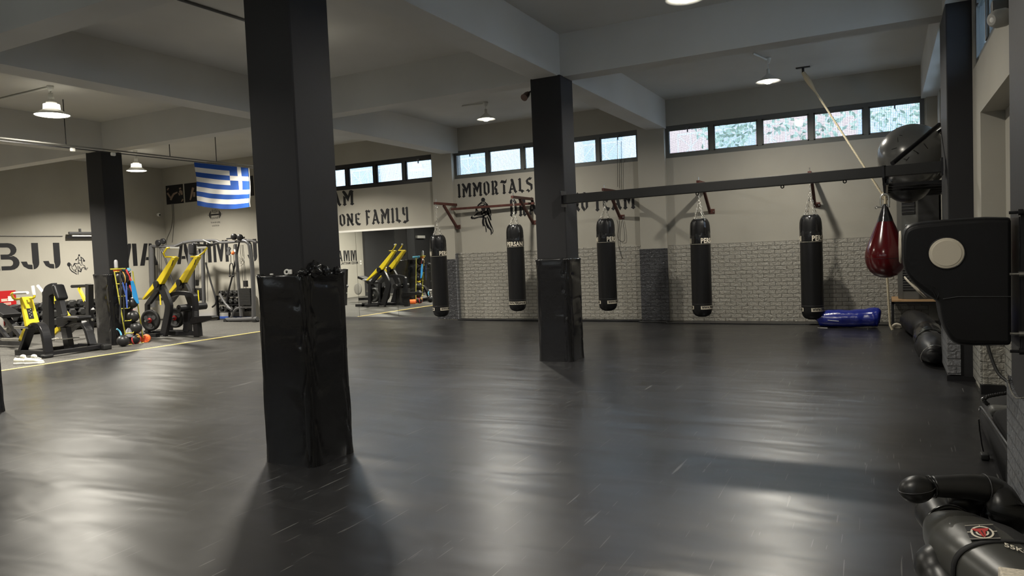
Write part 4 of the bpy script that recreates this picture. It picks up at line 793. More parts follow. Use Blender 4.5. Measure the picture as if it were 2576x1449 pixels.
# sports bags on the floor in the recess
t = thing('sports_bag', 'large black sports bag slumped by the near wall pillar, strap on the floor', 'bag', (0.72, 5.4, 0))
def hull(name, pts, m, parent, **kw):
    bm = bmesh.new()
    for p in pts: bm.verts.new(p)
    r = bmesh.ops.convex_hull(bm, input=bm.verts); 
    for v in [v for v in bm.verts if not v.link_faces]: bm.verts.remove(v)
    bmesh.ops.dissolve_limit(bm, angle_limit=0.03, verts=bm.verts, edges=bm.edges); bmesh.ops.bevel(bm, geom=list(bm.edges), offset=kw.get('r', 0.02), segments=3, profile=0.5, affect='EDGES')
    bm.verts.index_update(); mb = MB().add([v.co.copy() for v in bm.verts], [[v.index for v in f.verts] for f in bm.faces], 0, True); bm.free(); return mb.build(name, m, parent)
M_cloth = mat('black_bag_cloth', (0.012, 0.012, 0.013), 0.7, 0, 0.3, bump=(40, 0.3, 0.003))
hull('bag_body', [(0.605, 5.75, 0.02), (0.615, 4.9, 0.02), (0.93, 5.75, 0.02), (0.93, 4.9, 0.02), (0.62, 5.77, 0.29), (0.66, 5.32, 0.42), (0.93, 5.8, 0.34), (0.93, 4.9, 0.40), (0.62, 4.9, 0.27)], M_cloth, t, r=0.02)
hull('side_pocket', [(0.555, 5.86, 0.19), (0.56, 5.86, 0.285), (0.595, 5.9, 0.27), (0.60, 4.85, 0.275), (0.585, 4.92, 0.04), (0.60, 5.8, 0.13), (0.61, 4.87, 0.03), (0.59, 4.9, 0.22)], M_cloth, t, r=0.008)
MB().tube(smoothpath([(0.553, 5.88, 0.27), (0.562, 5.86, 0.30), (0.572, 5.6, 0.302), (0.585, 5.2, 0.295), (0.60, 4.84, 0.285)], 5), 0.007, 6).build('piping', M_gmetal, t)
MB().strip([(0.548, 5.87, 0.21), (0.548, 5.82, 0.14), (0.552, 5.74, 0.06), (0.556, 5.66, 0.015)], 0.035, 0.005, (0.3, 1, 0)).build('shoulder_strap', M_cloth, t)
MB().rbox((0.557, 5.62, 0.022), (0.05, 0.08, 0.04), 0.01).build('strap_pad', M_rub, t)
t = thing('sports_bag', 'smaller black sports bag with braided handle and grey pad behind the large one', 'bag', (0.74, 6.45, 0))
hull('bag_body', [(0.61, 6.0, 0.02), (0.63, 6.75, 0.02), (0.93, 6.0, 0.02), (0.93, 6.75, 0.02), (0.62, 6.02, 0.19), (0.64, 6.7, 0.22), (0.92, 6.02, 0.24), (0.92, 6.7, 0.26)], M_cloth, t, r=0.03)
MB().rbox((0.73, 6.08, 0.235), (0.20, 0.12, 0.07), 0.03, 3).build('shoulder_pad', M_ac, t)
rope_mesh(smoothpath([(0.92, 6.5, 0.285), (0.80, 6.45, 0.295), (0.70, 6.33, 0.30), (0.63, 6.22, 0.30), (0.615, 6.2, 0.275), (0.64, 6.2, 0.25)], 8), 0.014, 70).build('braided_handle', M_cloth, t)
MB().torus((0.612, 6.2, 0.285), 0.016, 0.003, (0, 1, 0), 12, 6).build('ring', M_steel, t)
# ================================================================ weights area
def ca(x, y, Y): return aY(x/3.8125, 560+y/3.8125, Y)
def cz(x, y, Y): return aY(60+x/10.35, 720+y/10.35, Y)
def cb(x, y, Y): return aY(340+x/4.832, 580+y/4.832, Y)
def cc(x, y, Y): return aY(480+x/5.366, 560+y/5.366, Y)
def at_x(X, Y, z): return Vector((X, Y, z))
EY = (0, 1, 0)
# ---- machine A : seated row machine
Yn, Ym, Yf = 7.43, 8.0, 8.52
t = thing('rowing_machine', 'seated row weight machine with yellow levers, nearest the shoes at the left', 'gym machine', (-13.5, 8.0, 0))
def parts(t, name, mb, m, **kw): return mb.build(name, m, t, **kw)
pL, pR = ca(180, 1262, Yn), ca(478, 1285, Yn)
parts(t, 'base_bar', MB().box((pL.x, Yn-0.07, 0.02), (pR.x, Yn+0.07, 0.12)), M_metal, bevel=0.008)
parts(t, 'base_bar', MB().box((-13.75, 8.38, 0.02), (-12.98, 8.50, 0.11)), M_metal, bevel=0.008)
parts(t, 'base_rail', MB().box((pR.x-0.14, Yn+0.07, 0.03), (pR.x-0.03, Yf-0.07, 0.10)), M_metal, bevel=0.006)
parts(t, 'base_rail', MB().box((-13.85, Yn+0.07, 0.03), (-13.75, Yf-0.07, 0.10)), M_metal, bevel=0.006)
parts(t, 'rubber_foot', MB().rbox((pR.x-0.03, Yn-0.03, 0.03), (0.12, 0.17, 0.06), 0.02), M_rub)
parts(t, 'rubber_foot', MB().rbox((-12.97, 8.44, 0.05), (0.10, 0.16, 0.10), 0.02), M_rub)
for nm, Y in (('near', Yn), ('far', Yf)):
    s0 = Y-Yn
    arch = [ca(215, 1238, Yn), ca(255, 1130, Yn), ca(300, 1010, Yn), ca(345, 975, Yn), ca(395, 985, Yn), ca(425, 1030, Yn), ca(445, 1110, Yn), ca(465, 1245, Yn)]
    if s0: arch = [ca(640, 1060, 8.45), ca(700, 1005, 8.45), ca(750, 965, 8.45), ca(790, 960, 8.45), ca(820, 985, 8.45), ca(850, 1040, 8.45), ca(895, 1200, 8.45)]
    parts(t, 'arch_leg', MB().strip(smoothpath(arch, 4), 0.14, 0.07, EY), M_metal, bevel=0.006)
    tp = [ca(247, 715, Yn), ca(312, 990, Yn)]
    q0, q1 = Vector((tp[0].x+(0.02 if s0 else 0), Y, tp[0].z)), Vector((tp[1].x+(0.02 if s0 else 0), Y, tp[1].z))
    lv = MB().bar(q0, q1, 0.19, 0.06, up=(1, 0, 0.25)); lv.v[4:8] = [Vector((v.x*1.0+(v.x-q1.x)*0.25, v.y+(v.y-q1.y)*0.2, v.z)) for v in lv.v[4:8]]
    if s0:
        lv = MB().bar(cz(742, 245, 8.3), cz(1145, 800, 8.3), 0.10, 0.06, up=(1, 0, 0.25))
    lev = parts(t, 'lever', lv, M_yellow, bevel=0.008)
    if not s0:
        d = (q1-q0); nrm = Vector((0, -1, 0))
        st = MB().bar(q0+d*0.39+V(0.036, -0.01, 0), q0+d*0.75+V(0.038, -0.01, 0), 0.09, 0.012, up=(1, 0, 0.25)); 
        o = st.build('instruction_sticker', M_black, lev); 
        mk = MB()
        for k in range(6): c_ = q0+d*(0.43+0.05*k)+V(0.045, -0.01+0.015*(-1)**k, 0); mk.ball(c_, 0.008, 6, 4)
        mk.build('sticker_print', M_prt, lev)
        mk = MB()
        for k in range(8): c_ = q0+d*(0.10+0.02*k)+V(0.032, -0.01, 0); mk.box(c_-V(0.004, 0.015, 0.002), c_+V(0.004, 0.015, 0.003))
        mk.build('lever_print', M_black, lev)
    lnk0, lnk1 = (ca(258, 1030, Yn), ca(215, 1118, Yn)) if not s0 else (cz(950, 1085, 8.3), cz(730, 1290, 8.3))
    parts(t, 'lower_link', MB().bar((lnk0.x, lnk0.y-0.02, lnk0.z), (lnk1.x, lnk1.y-0.02, lnk1.z), 0.05, 0.09), M_yellow, bevel=0.006)
    if s0: continue
    h0, h1 = ca(50, 1118, Yn), ca(218, 1122, Yn); parts(t, 'weight_horn', MB().cyl((h0.x, Y-0.05, h0.z), (h1.x, Y-0.05, h1.z), 0.025, 12), M_steel)
    g0, g1 = ca(190, 1002, Yn), ca(325, 1000, Yn); parts(t, 'storage_horn', MB().cyl((g0.x, Y-0.08, g0.z), (g1.x, Y-0.08, g1.z), 0.024, 12), M_steel)
    parts(t, 'pivot_bolt', MB().cyl((g1.x+0.02, Y-0.1, g1.z+0.02), (g1.x+0.02, Y+0.1, g1.z+0.02), 0.03, 12), M_metal)
# near handle tube and grips
hp = [ca(285, 726, Yn), ca(318, 724, Yn), ca(331, 712, Yn), ca(328, 690, Yn)]
parts(t, 'handle_tube', MB().tube([V(p.x, Yn, p.z) for p in hp], 0.02, 8), M_yellow)
parts(t, 'grip', MB().cyl(ca(328, 695, Yn), ca(313, 607, Yn), 0.027, 10), M_white)
hp = [ca(212, 728, Yn), ca(145, 738, Yn), ca(128, 726, Yn-0.03), ca(108, 690, Yn-0.1), ca(120, 678, Yn-0.12), ca(150, 676, Yn-0.12)]
parts(t, 'handle_tube', MB().tube(hp, 0.02, 8), M_yellow)
parts(t, 'grip', MB().cyl(ca(140, 677, Yn-0.12), ca(265, 672, Yn-0.12), 0.025, 10), M_white)
parts(t, 'grip', MB().cyl(ca(362, 605, Yf), ca(425, 682, Yf), 0.028, 10), M_white)
parts(t, 'grip', MB().cyl(ca(427, 700, Yf), ca(438, 793, Yf), 0.032, 10), M_white)
parts(t, 'handle_joint', MB().rbox(ca(437, 682, Yf), (0.10, 0.10, 0.10), 0.02).cyl(ca(437, 682, Yf), ca(505, 660, Yf), 0.03, 8), M_metal)
# centre frame
fr_ = [ca(470, 1130, Ym), ca(464, 900, Ym), ca(462, 720, Ym), ca(470, 668, Ym), ca(492, 645, Ym), ca(530, 630, Ym)]
parts(t, 'main_post', MB().strip(smoothpath(fr_, 4), 0.10, 0.20, EY), M_metal, bevel=0.008)
pc = ca(574, 668, Ym); dn = (ca(600, 745, Ym)-ca(552, 600, Ym)).normalized(); 
Rm = Matrix.Rotation(-math.atan2(dn.x, -dn.z), 3, 'Y')
parts(t, 'chest_pad', MB().rbox(pc, (0.10, 0.21, 0.31), 0.04, 4, Rm), M_leather)
parts(t, 'pad_post', MB().bar(ca(568, 740, Ym), ca(605, 900, Ym), 0.10, 0.17), M_metal, bevel=0.008)
gv = MB()
for k in range(4): a_ = ca(588+k*2, 882+k*12, Ym-0.055); b_ = ca(630+k*2, 880+k*12, Ym-0.055); gv.bar(a_, b_, 0.012)
parts(t, 'adjuster_slot', gv, M_gmetal)
parts(t, 'seat_carriage', MB().prism([(p.x, p.z) for p in (ca(577, 905, Ym), ca(640, 895, Ym), ca(672, 900, Ym), ca(692, 945, Ym), ca(650, 985, Ym), ca(585, 1000, Ym))], (0, Ym-0.08, 0), (1, 0, 0), (0, 0, 1), (0, 1, 0), 0.16), M_metal, bevel=0.01)
sc0, sc1 = ca(668, 912, Ym), ca(815, 908, Ym)
parts(t, 'seat', MB().rbox(((sc0.x+sc1.x)/2, Ym, sc0.z), (sc1.x-sc0.x, 0.28, 0.08), 0.035, 4), M_leather)
parts(t, 'seat_support', MB().bar(ca(650, 960, Ym), ca(760, 940, Ym), 0.08), M_metal, bevel=0.005)
parts(t, 'seat_post', MB().bar(ca(628, 1000, Ym), ca(668, 1212, Ym+0.05), 0.10, 0.17), M_metal, bevel=0.006)
parts(t, 'foot_plate', MB().bar(ca(470, 1118, Ym), ca(685, 1110, Ym), 0.30, 0.02, up=(0, 0, 1)), M_steel)
dd = MB()
for i in range(6):
    for j in range(3): a_ = ca(490+i*32, 1116, Ym); dd.box((a_.x-0.03, Ym-0.1+j*0.1, a_.z+0.01), (a_.x+0.03, Ym-0.085+j*0.1, a_.z+0.016))
parts(t, 'tread_pattern', dd, M_white)
# ---- machine B : high row with knee rollers
Y1, Y2, Yc = 10.15, 10.68, 10.42
t = thing('lever_machine', 'tall pulldown weight machine with long yellow lever arms and knee rollers', 'gym machine', (-14.0, 10.4, 0))
parts(t, 'base_bar', MB().box((-14.75, Y1-0.14, 0.02), (-13.70, Y1-0.04, 0.10)), M_metal, bevel=0.006)
parts(t, 'base_rail', MB().box((-14.35, Y1-0.04, 0.03), (-14.25, Y2+0.1, 0.10)), M_metal)
parts(t, 'base_rail', MB().bar((-14.6, Yc, 0.07), (-12.98, Yc, 0.07), 0.09), M_metal, bevel=0.005)
parts(t, 'base_bar', MB().box((-13.75, Y2, 0.02), (-14.6, Y2+0.1, 0.10)), M_metal, bevel=0.006)
for k, Y in enumerate((Y1, Y2)):
    dx = 0.0; sh_ = (lambda x, y: cb(x, y, Y1)) if k == 0 else (lambda x, y: (lambda p: Vector((p.x, Y, p.z)))(cb(x, y, Y1)))
    def q(x, y): p = cb(x, y, Y1); return Vector((p.x+(0.03 if k else 0), Y, p.z))
    parts(t, 'rear_post', MB().strip([q(155, 1240), q(150, 900), q(175, 870), q(300, 700)], 0.07, 0.10, EY), M_metal, bevel=0.005)
    parts(t, 'front_leg', MB().strip(smoothpath([q(325, 690), q(360, 760), q(405, 880), q(412, 940), q(395, 1060), q(350, 1270)], 4), 0.08, 0.17, EY), M_metal, bevel=0.006)
    pv = q(290, 650)
    parts(t, 'pivot', MB().cyl(pv+V(0, -0.09, 0), pv+V(0, 0.09, 0), 0.075, 16).bar(pv+V(0, -0.06, 0), q(300, 725)+V(0, -0.06, 0), 0.03, 0.16), M_metal)
    lo = [q(108, 825), q(118, 840), q(262, 695), q(250, 625)]
    parts(t, 'lower_lever', MB().prism([(p.x, p.z) for p in lo], (0, Y-0.05, 0), (1, 0, 0), (0, 0, 1), (0, 1, 0), 0.10), M_yellow, bevel=0.008)
    up_ = [q(300, 600), q(330, 670), q(400, 665), q(540, 325), q(470, 312)]
    up_ = [q(285, 600), q(310, 655), q(338, 650), q(512, 326), q(474, 318)]
    a = parts(t, 'upper_lever', MB().prism([(p.x, p.z) for p in up_], (0, Y-0.055, 0), (1, 0, 0), (0, 0, 1), (0, 1, 0), 0.11), M_yellow, bevel=0.01)
    c_ = q(483, 395); MB().bar(c_+V(-0.03, -0.058, -0.05), c_+V(0.03, -0.058, 0.06), 0.004, 0.02, up=(1, 0, 0)).build('lever_print', M_black, a)
    s_ = -1 if k == 0 else 1
    tip = q(508, 322)
    hp = [tip, tip+V(0, s_*0.22, 0.0), tip+V(0.03, s_*0.36, 0.12), tip+V(0.05, s_*0.34, 0.30), tip+V(0.05, s_*0.28, 0.36)] 
    if k == 0: hp = [tip, cb(365, 320, Y1-0.05), cb(345, 275, Y1-0.12), cb(385, 212, Y1-0.10), cb(420, 210, Y1-0.05)]; gp = (cb(415, 210, Y1-0.05), cb(537, 213, Y1+0.10))
    else: tip = cb(650, 318, Y2); hp = [q(508, 322), cb(680, 318, Y2), cb(775, 308, Y2+0.05), cb(835, 262, Y2+0.10), cb(872, 210, Y2+0.12), cb(860, 205, Y2+0.10)]; gp = (cb(868, 207, Y2+0.12), cb(748, 211, Y2-0.02))
    parts(t, 'handle_tube', MB().tube(hp, 0.019, 8), M_yellow); parts(t, 'grip', MB().cyl(gp[0], gp[1], 0.026, 10), M_white)
    hr = q(75, 828); parts(t, 'weight_horn', MB().cyl(hr+V(-0.08, 0, 0), hr+V(0.12, 0, 0), 0.022, 10), M_steel)
for nm, c_, r_ in (('near', cb(188, 1090, Y1-0.05), 0.225), ('far', cb(490, 1060, Y2), 0.22)):
    w_ = MB().lathe([(0.03, -0.02), (0.06, -0.03), (0.08, -0.012), (r_*0.72, -0.012), (r_*0.8, -0.03), (r_, -0.025), (r_, 0.025), (r_*0.8, 0.03), (r_*0.72, 0.012), (0.08, 0.012), (0.06, 0.03), (0.03, 0.02)], c_, (0.25, -1, 0), seg=36)
    pl = w_.build('weight_plate', M_rub, t); dx = Vector((0.25, -1, 0)).normalized(); aa, bb = MB().frame(dx)
    for i in range(3): hl = MB(); th = 2*PI*i/3+0.5; hc = c_+(aa*math.cos(th)+bb*math.sin(th))*r_*0.5+dx*0.014; hl.lathe([(0.0, 0), (r_*0.2, 0), (r_*0.22, 0.006)], hc, dx, 14).build('plate_hole', M_gmetal, pl)
    MB().lathe([(0, 0.03), (0.055, 0.03), (0.055, 0.034), (0, 0.036)], c_, dx, 16).build('hub_print', M_red, pl)
    parts(t, 'plate_horn', MB().cyl(c_-dx*0.05, c_+dx*0.16+V(0.0, 0, 0), 0.025, 12), M_steel)
parts(t, 'front_frame', MB().strip(smoothpath([cb(430, 790, Yc), cb(520, 762, Yc), cb(640, 765, Yc), cb(710, 785, Yc), cb(728, 840, Yc), cb(735, 1000, Yc), cb(735, 1110, Yc)], 4), 0.10, 0.085, EY), M_metal, bevel=0.006)
parts(t, 'centre_post', MB().bar(cb(640, 940, Yc), cb(640, 1225, Yc), 0.12, 0.15), M_metal, bevel=0.006)
c_ = cb(668, 932, Yc); parts(t, 'roller_axle', MB().cyl(c_+V(0.03, -0.30, 0), c_+V(0.03, 0.34, 0), 0.018, 8), M_steel)
parts(t, 'knee_roller', MB().cyl(c_+V(0.03, -0.30, 0), c_+V(0.03, -0.06, 0), 0.075, 20), M_leather); parts(t, 'knee_roller', MB().cyl(c_+V(0.03, 0.10, 0), c_+V(0.03, 0.36, 0), 0.075, 20), M_leather)
seat_ = [cb(700, 1090, Yc), cb(720, 1045, Yc), cb(955, 1035, Yc), cb(975, 1050, Yc), cb(968, 1075, Yc), cb(760, 1130, Yc), cb(705, 1140, Yc)]
parts(t, 'seat', MB().prism([(p.x, p.z) for p in seat_], (0, Yc-0.08, 0), (1, 0, 0), (0, 0, 1), (0, 1, 0), 0.18), M_leather, bevel=0.015)
parts(t, 'seat_post', MB().bar(cb(752, 1120, Yc), cb(768, 1285, Yc), 0.12, 0.14), M_metal, bevel=0.006)
gv = MB()
for k in range(5): gv.bar(cb(722, 985+k*15, Yc-0.06), cb(758, 985+k*15, Yc-0.06), 0.012)
parts(t, 'adjuster_slot', gv, M_gmetal)
# ---- cable crossover along the far wall
Yk = 13.30
t = thing('cable_crossover', 'wide grey cable crossover frame with two weight stacks along the far wall', 'gym machine', (-16.3, Yk, 0))
def tw(pts, r, name='frame_tube', m=M_gmetal, seg=10): parts(t, name, MB().tube(smoothpath(pts, 4), r, seg), m)
tw([cc(850, 1290, Yk), cc(848, 1000, Yk), cc(828, 600, Yk), cc(800, 340, Yk), cc(785, 285, Yk), cc(740, 248, Yk), cc(650, 240, Yk)], 0.055)
tw([cc(480, 1310, Yk), cc(700, 1305, Yk), cc(900, 1295, Yk)], 0.055); tw([cc(540, 1300, Yk), cc(575, 1215, Yk), cc(625, 1160, Yk), cc(720, 1140, Yk), cc(840, 1140, Yk)], 0.035)
parts(t, 'rubber_foot', MB().cyl(cc(485, 1325, Yk)+V(0, 0.05, 0), cc(485, 1325, Yk)+V(0, -0.06, 0), 0.06, 12), M_rub); parts(t, 'rubber_foot', MB().rbox(cc(875, 1320, Yk), (0.12, 0.14, 0.1), 0.02), M_rub)
tw([cc(602, 290, Yk), cc(640, 760, Yk), cc(680, 1265, Yk)], 0.042, 'pulley_post')
tw([cc(655, 262, Yk), cc(570, 680, Yk), cc(480, 1095, Yk), cc(560, 1190, Yk-0.1)], 0.022, 'stay', M_metal)
tw([cc(390, 960, Yk), cc(460, 1080, Yk), cc(565, 1200, Yk)], 0.035)
tw([cc(200, 540, Yk), cc(270, 800, Yk), cc(342, 1060, Yk), cc(290, 1140, Yk)], 0.022, 'stay', M_metal)
# top beams
tw([cc(890, 265, Yk-0.1), cc(780, 240, Yk), cc(560, 262, Yk), cc(410, 268, Yk), cc(320, 240, Yk), cc(140, 243, Yk)], 0.033, 'top_rail')
tw([cb(190, 190, Yk), cb(470, 190, Yk), cb(580, 150, Yk), cb(730, 125, Yk), cb(880, 125, Yk)], 0.04, 'top_rail')
tw([cc(20, 265, Yk+0.15), cc(100, 300, Yk+0.15), cc(250, 310, Yk+0.15), cc(380, 270, Yk+0.15), cc(560, 262, Yk+0.1)], 0.033, 'top_rail')
tw([cb(480, 190, Yk-0.25), cb(580, 150, Yk-0.25)], 0.02, 'pull_up_grip'); tw([cb(830, 115, Yk-0.3), cb(920, 155, Yk-0.3)], 0.02, 'pull_up_grip', M_steel)
# left tower
tw([cb(195, 190, Yk), cb(200, 500, Yk), cb(220, 930, Yk)], 0.07, 'tower_post'); tw([cb(232, 190, Yk+0.12), cb(240, 930, Yk+0.12)], 0.02, 'tower_post', M_metal)
tw([cb(300, 195, Yk), cb(360, 330, Yk), cb(450, 610, Yk), cb(520, 800, Yk)], 0.022, 'stay', M_metal)
# middle station
tw([cb(680, 190, Yk), cb(685, 500, Yk), cb(700, 930, Yk)], 0.085, 'tower_post'); tw([cb(715, 190, Yk-0.1), cb(722, 900, Yk-0.1)], 0.02, 'tower_post', M_metal); tw([cb(820, 200, Yk), cb(835, 880, Yk)], 0.05, 'tower_post')
parts(t, 'swivel_pulley', MB().rbox(cb(695, 225, Yk-0.15), (0.2, 0.12, 0.3), 0.04), M_metal)
ca_ = MB()
for x0_, x1_ in ((735, 748), (758, 760), (770, 775), (870, 882)): ca_.tube([cb(x0_, 240, Yk-0.05), cb(x1_, 860, Yk-0.05)], 0.006, 5)
for x0_, x1_ in ((270, 285), (292, 305), (318, 325)): ca_.tube([cb(x0_, 200, Yk), cb(x1_, 900, Yk)], 0.006, 5)
for x0_, x1_ in ((575, 590), (665, 712), (690, 738), (705, 755)): ca_.tube([cc(x0_, 300, Yk), cc(x1_, 900, Yk)], 0.006, 5)
parts(t, 'cable', ca_, M_metal)
for a_, b_ in ((cb(718, 700, Yk), cb(832, 850, Yk)), (cc(670, 885, Yk), cc(832, 1110, Yk)), (cb(255, 660, Yk), cb(330, 850, Yk))):
    st = MB(); n_ = 12
    for k in range(n_): zz_ = b_.z+(a_.z-b_.z)*k/n_; st.box((a_.x, Yk-0.06, zz_), (b_.x, Yk+0.08, zz_+(a_.z-b_.z)/n_*0.86))
    o = parts(t, 'weight_stack', st, M_rub)
for c_ in (cb(745, 635, Yk), cc(742, 825, Yk)): parts(t, 'stack_selector', MB().box(c_-V(0.05, 0.03, 0.08), c_+V(0.05, 0.03, 0.08)), M_metal)
for c_ in (cb(770, 780, Yk-0.1), cb(305, 830, Yk-0.1)): parts(t, 'level_gauge', MB().box(c_-V(0.012, 0.01, 0.17), c_+V(0.012, 0.01, 0.12)), M_yellow)
for c_ in (cc(582, 192, Yk-0.05), cc(662, 200, Yk-0.05), cb(278, 150, Yk-0.05), cb(337, 132, Yk-0.05)): parts(t, 'pulley', MB().lathe([(0, -0.03), (0.07, -0.03), (0.082, -0.018), (0.07, 0), (0.082, 0.018), (0.07, 0.03), (0, 0.03)], c_, (0.3, -1, 0), 20), M_metal)
parts(t, 'chin_bar', MB().cyl(cc(485, 218, Yk), cc(725, 200, Yk), 0.018, 8), M_metal)
# handle hanging from right tower
parts(t, 'pulley_bracket', MB().prism([(p.x, p.z) for p in (cc(535, 340, Yk), cc(560, 325, Yk), cc(578, 350, Yk), cc(565, 380, Yk), cc(578, 410, Yk), cc(560, 440, Yk), cc(530, 430, Yk), cc(530, 400, Yk), cc(545, 378, Yk))], (0, Yk-0.12, 0), (1, 0, 0), (0, 0, 1), (0, 1, 0), 0.04), M_gmetal)
parts(t, 'adjust_knob', MB().lathe([(0, 0), (0.045, 0), (0.05, 0.02), (0.03, 0.05), (0, 0.05)], cc(575, 410, Yk-0.14), (0, -1, 0), 14), mat('orange_plastic', (0.75, 0.16, 0.03), 0.4))
parts(t, 'price_tag', MB().box(cc(580, 395, Yk-0.1), cc(606, 360, Yk-0.08)), M_white)
tr = MB().tube(smoothpath([cc(527, 715, Yk-0.15), cc(524, 600, Yk-0.15), cc(532, 560, Yk-0.15), cc(545, 548, Yk-0.15), cc(562, 560, Yk-0.15), cc(570, 600, Yk-0.15), cc(575, 715, Yk-0.15)], 4), 0.013, 8)
tr.ball(cc(527, 720, Yk-0.15), 0.03, 10, 6).ball(cc(575, 720, Yk-0.15), 0.03, 10, 6).tube([cc(537, 440, Yk-0.15), cc(540, 480, Yk-0.15), cc(542, 548, Yk-0.15)], 0.008, 6); parts(t, 'triceps_rope', tr, M_rub)
ch = MB()
for k, pts in enumerate(([cc(650, 470, Yk-0.1), cc(690, 520, Yk-0.1), cc(700, 470, Yk-0.1)], [cc(700, 460, Yk-0.1), cc(720, 520, Yk-0.1), cc(690, 570, Yk-0.1), cc(655, 585, Yk-0.1)], [cc(660, 500, Yk-0.1), cc(670, 560, Yk-0.1)])): ch.tube(smoothpath(pts, 4), 0.012, 5)
parts(t, 'hanging_chain', ch, M_chain)
# ---- dumbbells: one built with its parts, then copied
def dumbbell(r=0.075):
    t = thing('dumbbell', 'black hexagonal dumbbell', 'dumbbell')
    MB().cyl((-0.07, 0, 0), (0.07, 0, 0), 0.016, 8).build('handle', M_steel, t, world=False)
    for s_ in (-1, 1): MB().lathe([(0, s_*0.17), (0.05, s_*0.17), (r, s_*0.15), (r, s_*0.085), (0.05, s_*0.07), (0, s_*0.07)], (0, 0, 0), (1, 0, 0), seg=6, smooth=False).build('hex_head', M_rub, t, world=False)
    return t
db = dumbbell(); first = True
def rackgrp(t, x0, x1, y0, y1, tiers, along):
    for z_ in tiers:
        a_ = MB().box((x0, y0, z_-0.02), (x1, y1, z_)); a_.build('tray', M_metal, t)
    for c_ in ((x0, y0), (x0, y1), (x1, y0), (x1, y1)):
        MB().box((c_[0]-0.025, c_[1]-0.025, 0), (c_[0]+0.025, c_[1]+0.025, tiers[-1]+0.02)).build('leg', M_metal, t)
t = thing('dumbbell_rack', 'long black dumbbell rack against the left wall', 'rack', (-18.35, 10.8, 0)); rackgrp(t, -18.62, -18.2, 9.55, 12.1, (0.14, 0.34, 0.56), 1)
t2 = thing('dumbbell_rack', 'small black two tier dumbbell rack against the far wall, inside the cable crossover', 'rack', (-15.6, 13.95, 0)); rackgrp(t2, -16.15, -15.2, 13.72, 14.1, (0.22, 0.42, 0.64), 0)
k = 0
tiern = {0.56: 'top', 0.34: 'middle', 0.14: 'bottom'}
def put(x, y, z, rz, s, label, grp):
    global first
    d = db if first else copy_tree(db); first = False
    d.location = (x, y, z); d.rotation_euler = (0, 0, rz); d.scale = (s, s, s); d['label'] = label; d['group'] = grp
for z_ in (0.56, 0.34, 0.14):
    for i in range(11):
        s = 1.35 if z_ > 0.5 else 1.5
        put(-18.42, 9.66+i*0.23, z_+0.075*s, 0.08*((i % 3)-1), s, 'black hex dumbbell on the %s tray of the long rack by the left wall' % tiern[z_], 'dumbbells on the %s tray of the long rack' % tiern[z_])
for z_, nm in ((0.64, 'top'), (0.42, 'middle'), (0.22, 'bottom')):
    for i in range(5): put(-16.05+i*0.19, 13.9, z_+0.075*1.05, PI/2, 1.05, 'black hex dumbbell on the %s tray of the small rack by the far wall' % nm, 'dumbbells on the %s tray of the small rack' % nm)
# ---- blue mat strip, loose cable handles
p = aZ(545, 799, 0.02); q_ = aZ(574, 802, 0.02)
o = MB().box((-17.6, 14.05, 0), (-15.45, 14.18, 0.05)).build('mat_edge', mat('blue_foam', (0.03, 0.09, 0.42), 0.6)); tag(o, 'blue foam mat edge on the floor at the foot of the far wall', 'mat')
# ---- leg press / bench cut by the left edge
t = thing('leg_press', 'black leg machine with weight plate half hidden at the left edge', 'gym machine', (-15.8, 8.3, 0)); Yb = 8.3
parts(t, 'back_pad', MB().bar(ca(-60, 790, Yb), ca(118, 895, Yb), 0.35, 0.09, up=(0, 0, 1)), M_leather, bevel=0.02)
parts(t, 'frame_beam', MB().bar(ca(20, 860, Yb), ca(215, 1100, Yb), 0.09, 0.10), M_metal, bevel=0.006)
parts(t, 'base_rail', MB().bar(ca(-60, 1150, Yb), ca(230, 1150, Yb), 0.10), M_metal)
parts(t, 'cross_frame', MB().bar(ca(-20, 990, Yb-0.2), ca(80, 1110, Yb-0.2), 0.06), M_metal)
parts(t, 'weight_plate', MB().lathe([(0.03, -0.02), (0.17, -0.02), (0.2, -0.01), (0.2, 0.01), (0.17, 0.02), (0.03, 0.02)], ca(60, 970, Yb+0.2), (0.2, -1, 0), 30), mat('grey_plate', (0.28, 0.27, 0.25), 0.5))
parts(t, 'plate_hub', MB().lathe([(0, -0.03), (0.05, -0.03), (0.05, -0.025)], ca(52, 968, Yb+0.2), (0.2, 1, 0), 16), M_red)
parts(t, 'weight_horn', MB().cyl(ca(52, 1118, Yb-0.3), ca(212, 1122, Yb-0.3), 0.028, 12), M_steel); parts(t, 'weight_horn', MB().cyl(ca(20, 1020, Yb), ca(75, 1022, Yb), 0.03, 12), M_steel)
# ---- machine glimpsed between row machine and pillar
t = thing('weight_bench_machine', 'black machine with a yellow strut behind the weights area pillar', 'gym machine', (-15.2, 9.9, 0)); Yb = 9.9
parts(t, 'top_arm', MB().cyl(ca(690, 612, Yb), ca(850, 606, Yb), 0.035, 10), M_metal); parts(t, 'upright', MB().bar(ca(858, 590, Yb), ca(862, 1120, Yb), 0.12), M_metal, bevel=0.005)
parts(t, 'strut', MB().bar(ca(757, 628, Yb), ca(828, 775, Yb), 0.05, 0.06), M_yellow); parts(t, 'lower_strut', MB().bar(ca(820, 760, Yb), ca(885, 850, Yb), 0.08, 0.10), M_metal)
parts(t, 'base_rail', MB().bar(ca(735, 1140, Yb), ca(900, 1130, Yb), 0.09), M_metal); parts(t, 'base_rail', MB().bar(ca(735, 1090, Yb+0.3), ca(900, 1075, Yb+0.3), 0.05), M_steel)
parts(t, 'storage_peg', MB().cyl(ca(805, 950, Yb), ca(885, 930, Yb), 0.03, 10), M_steel)
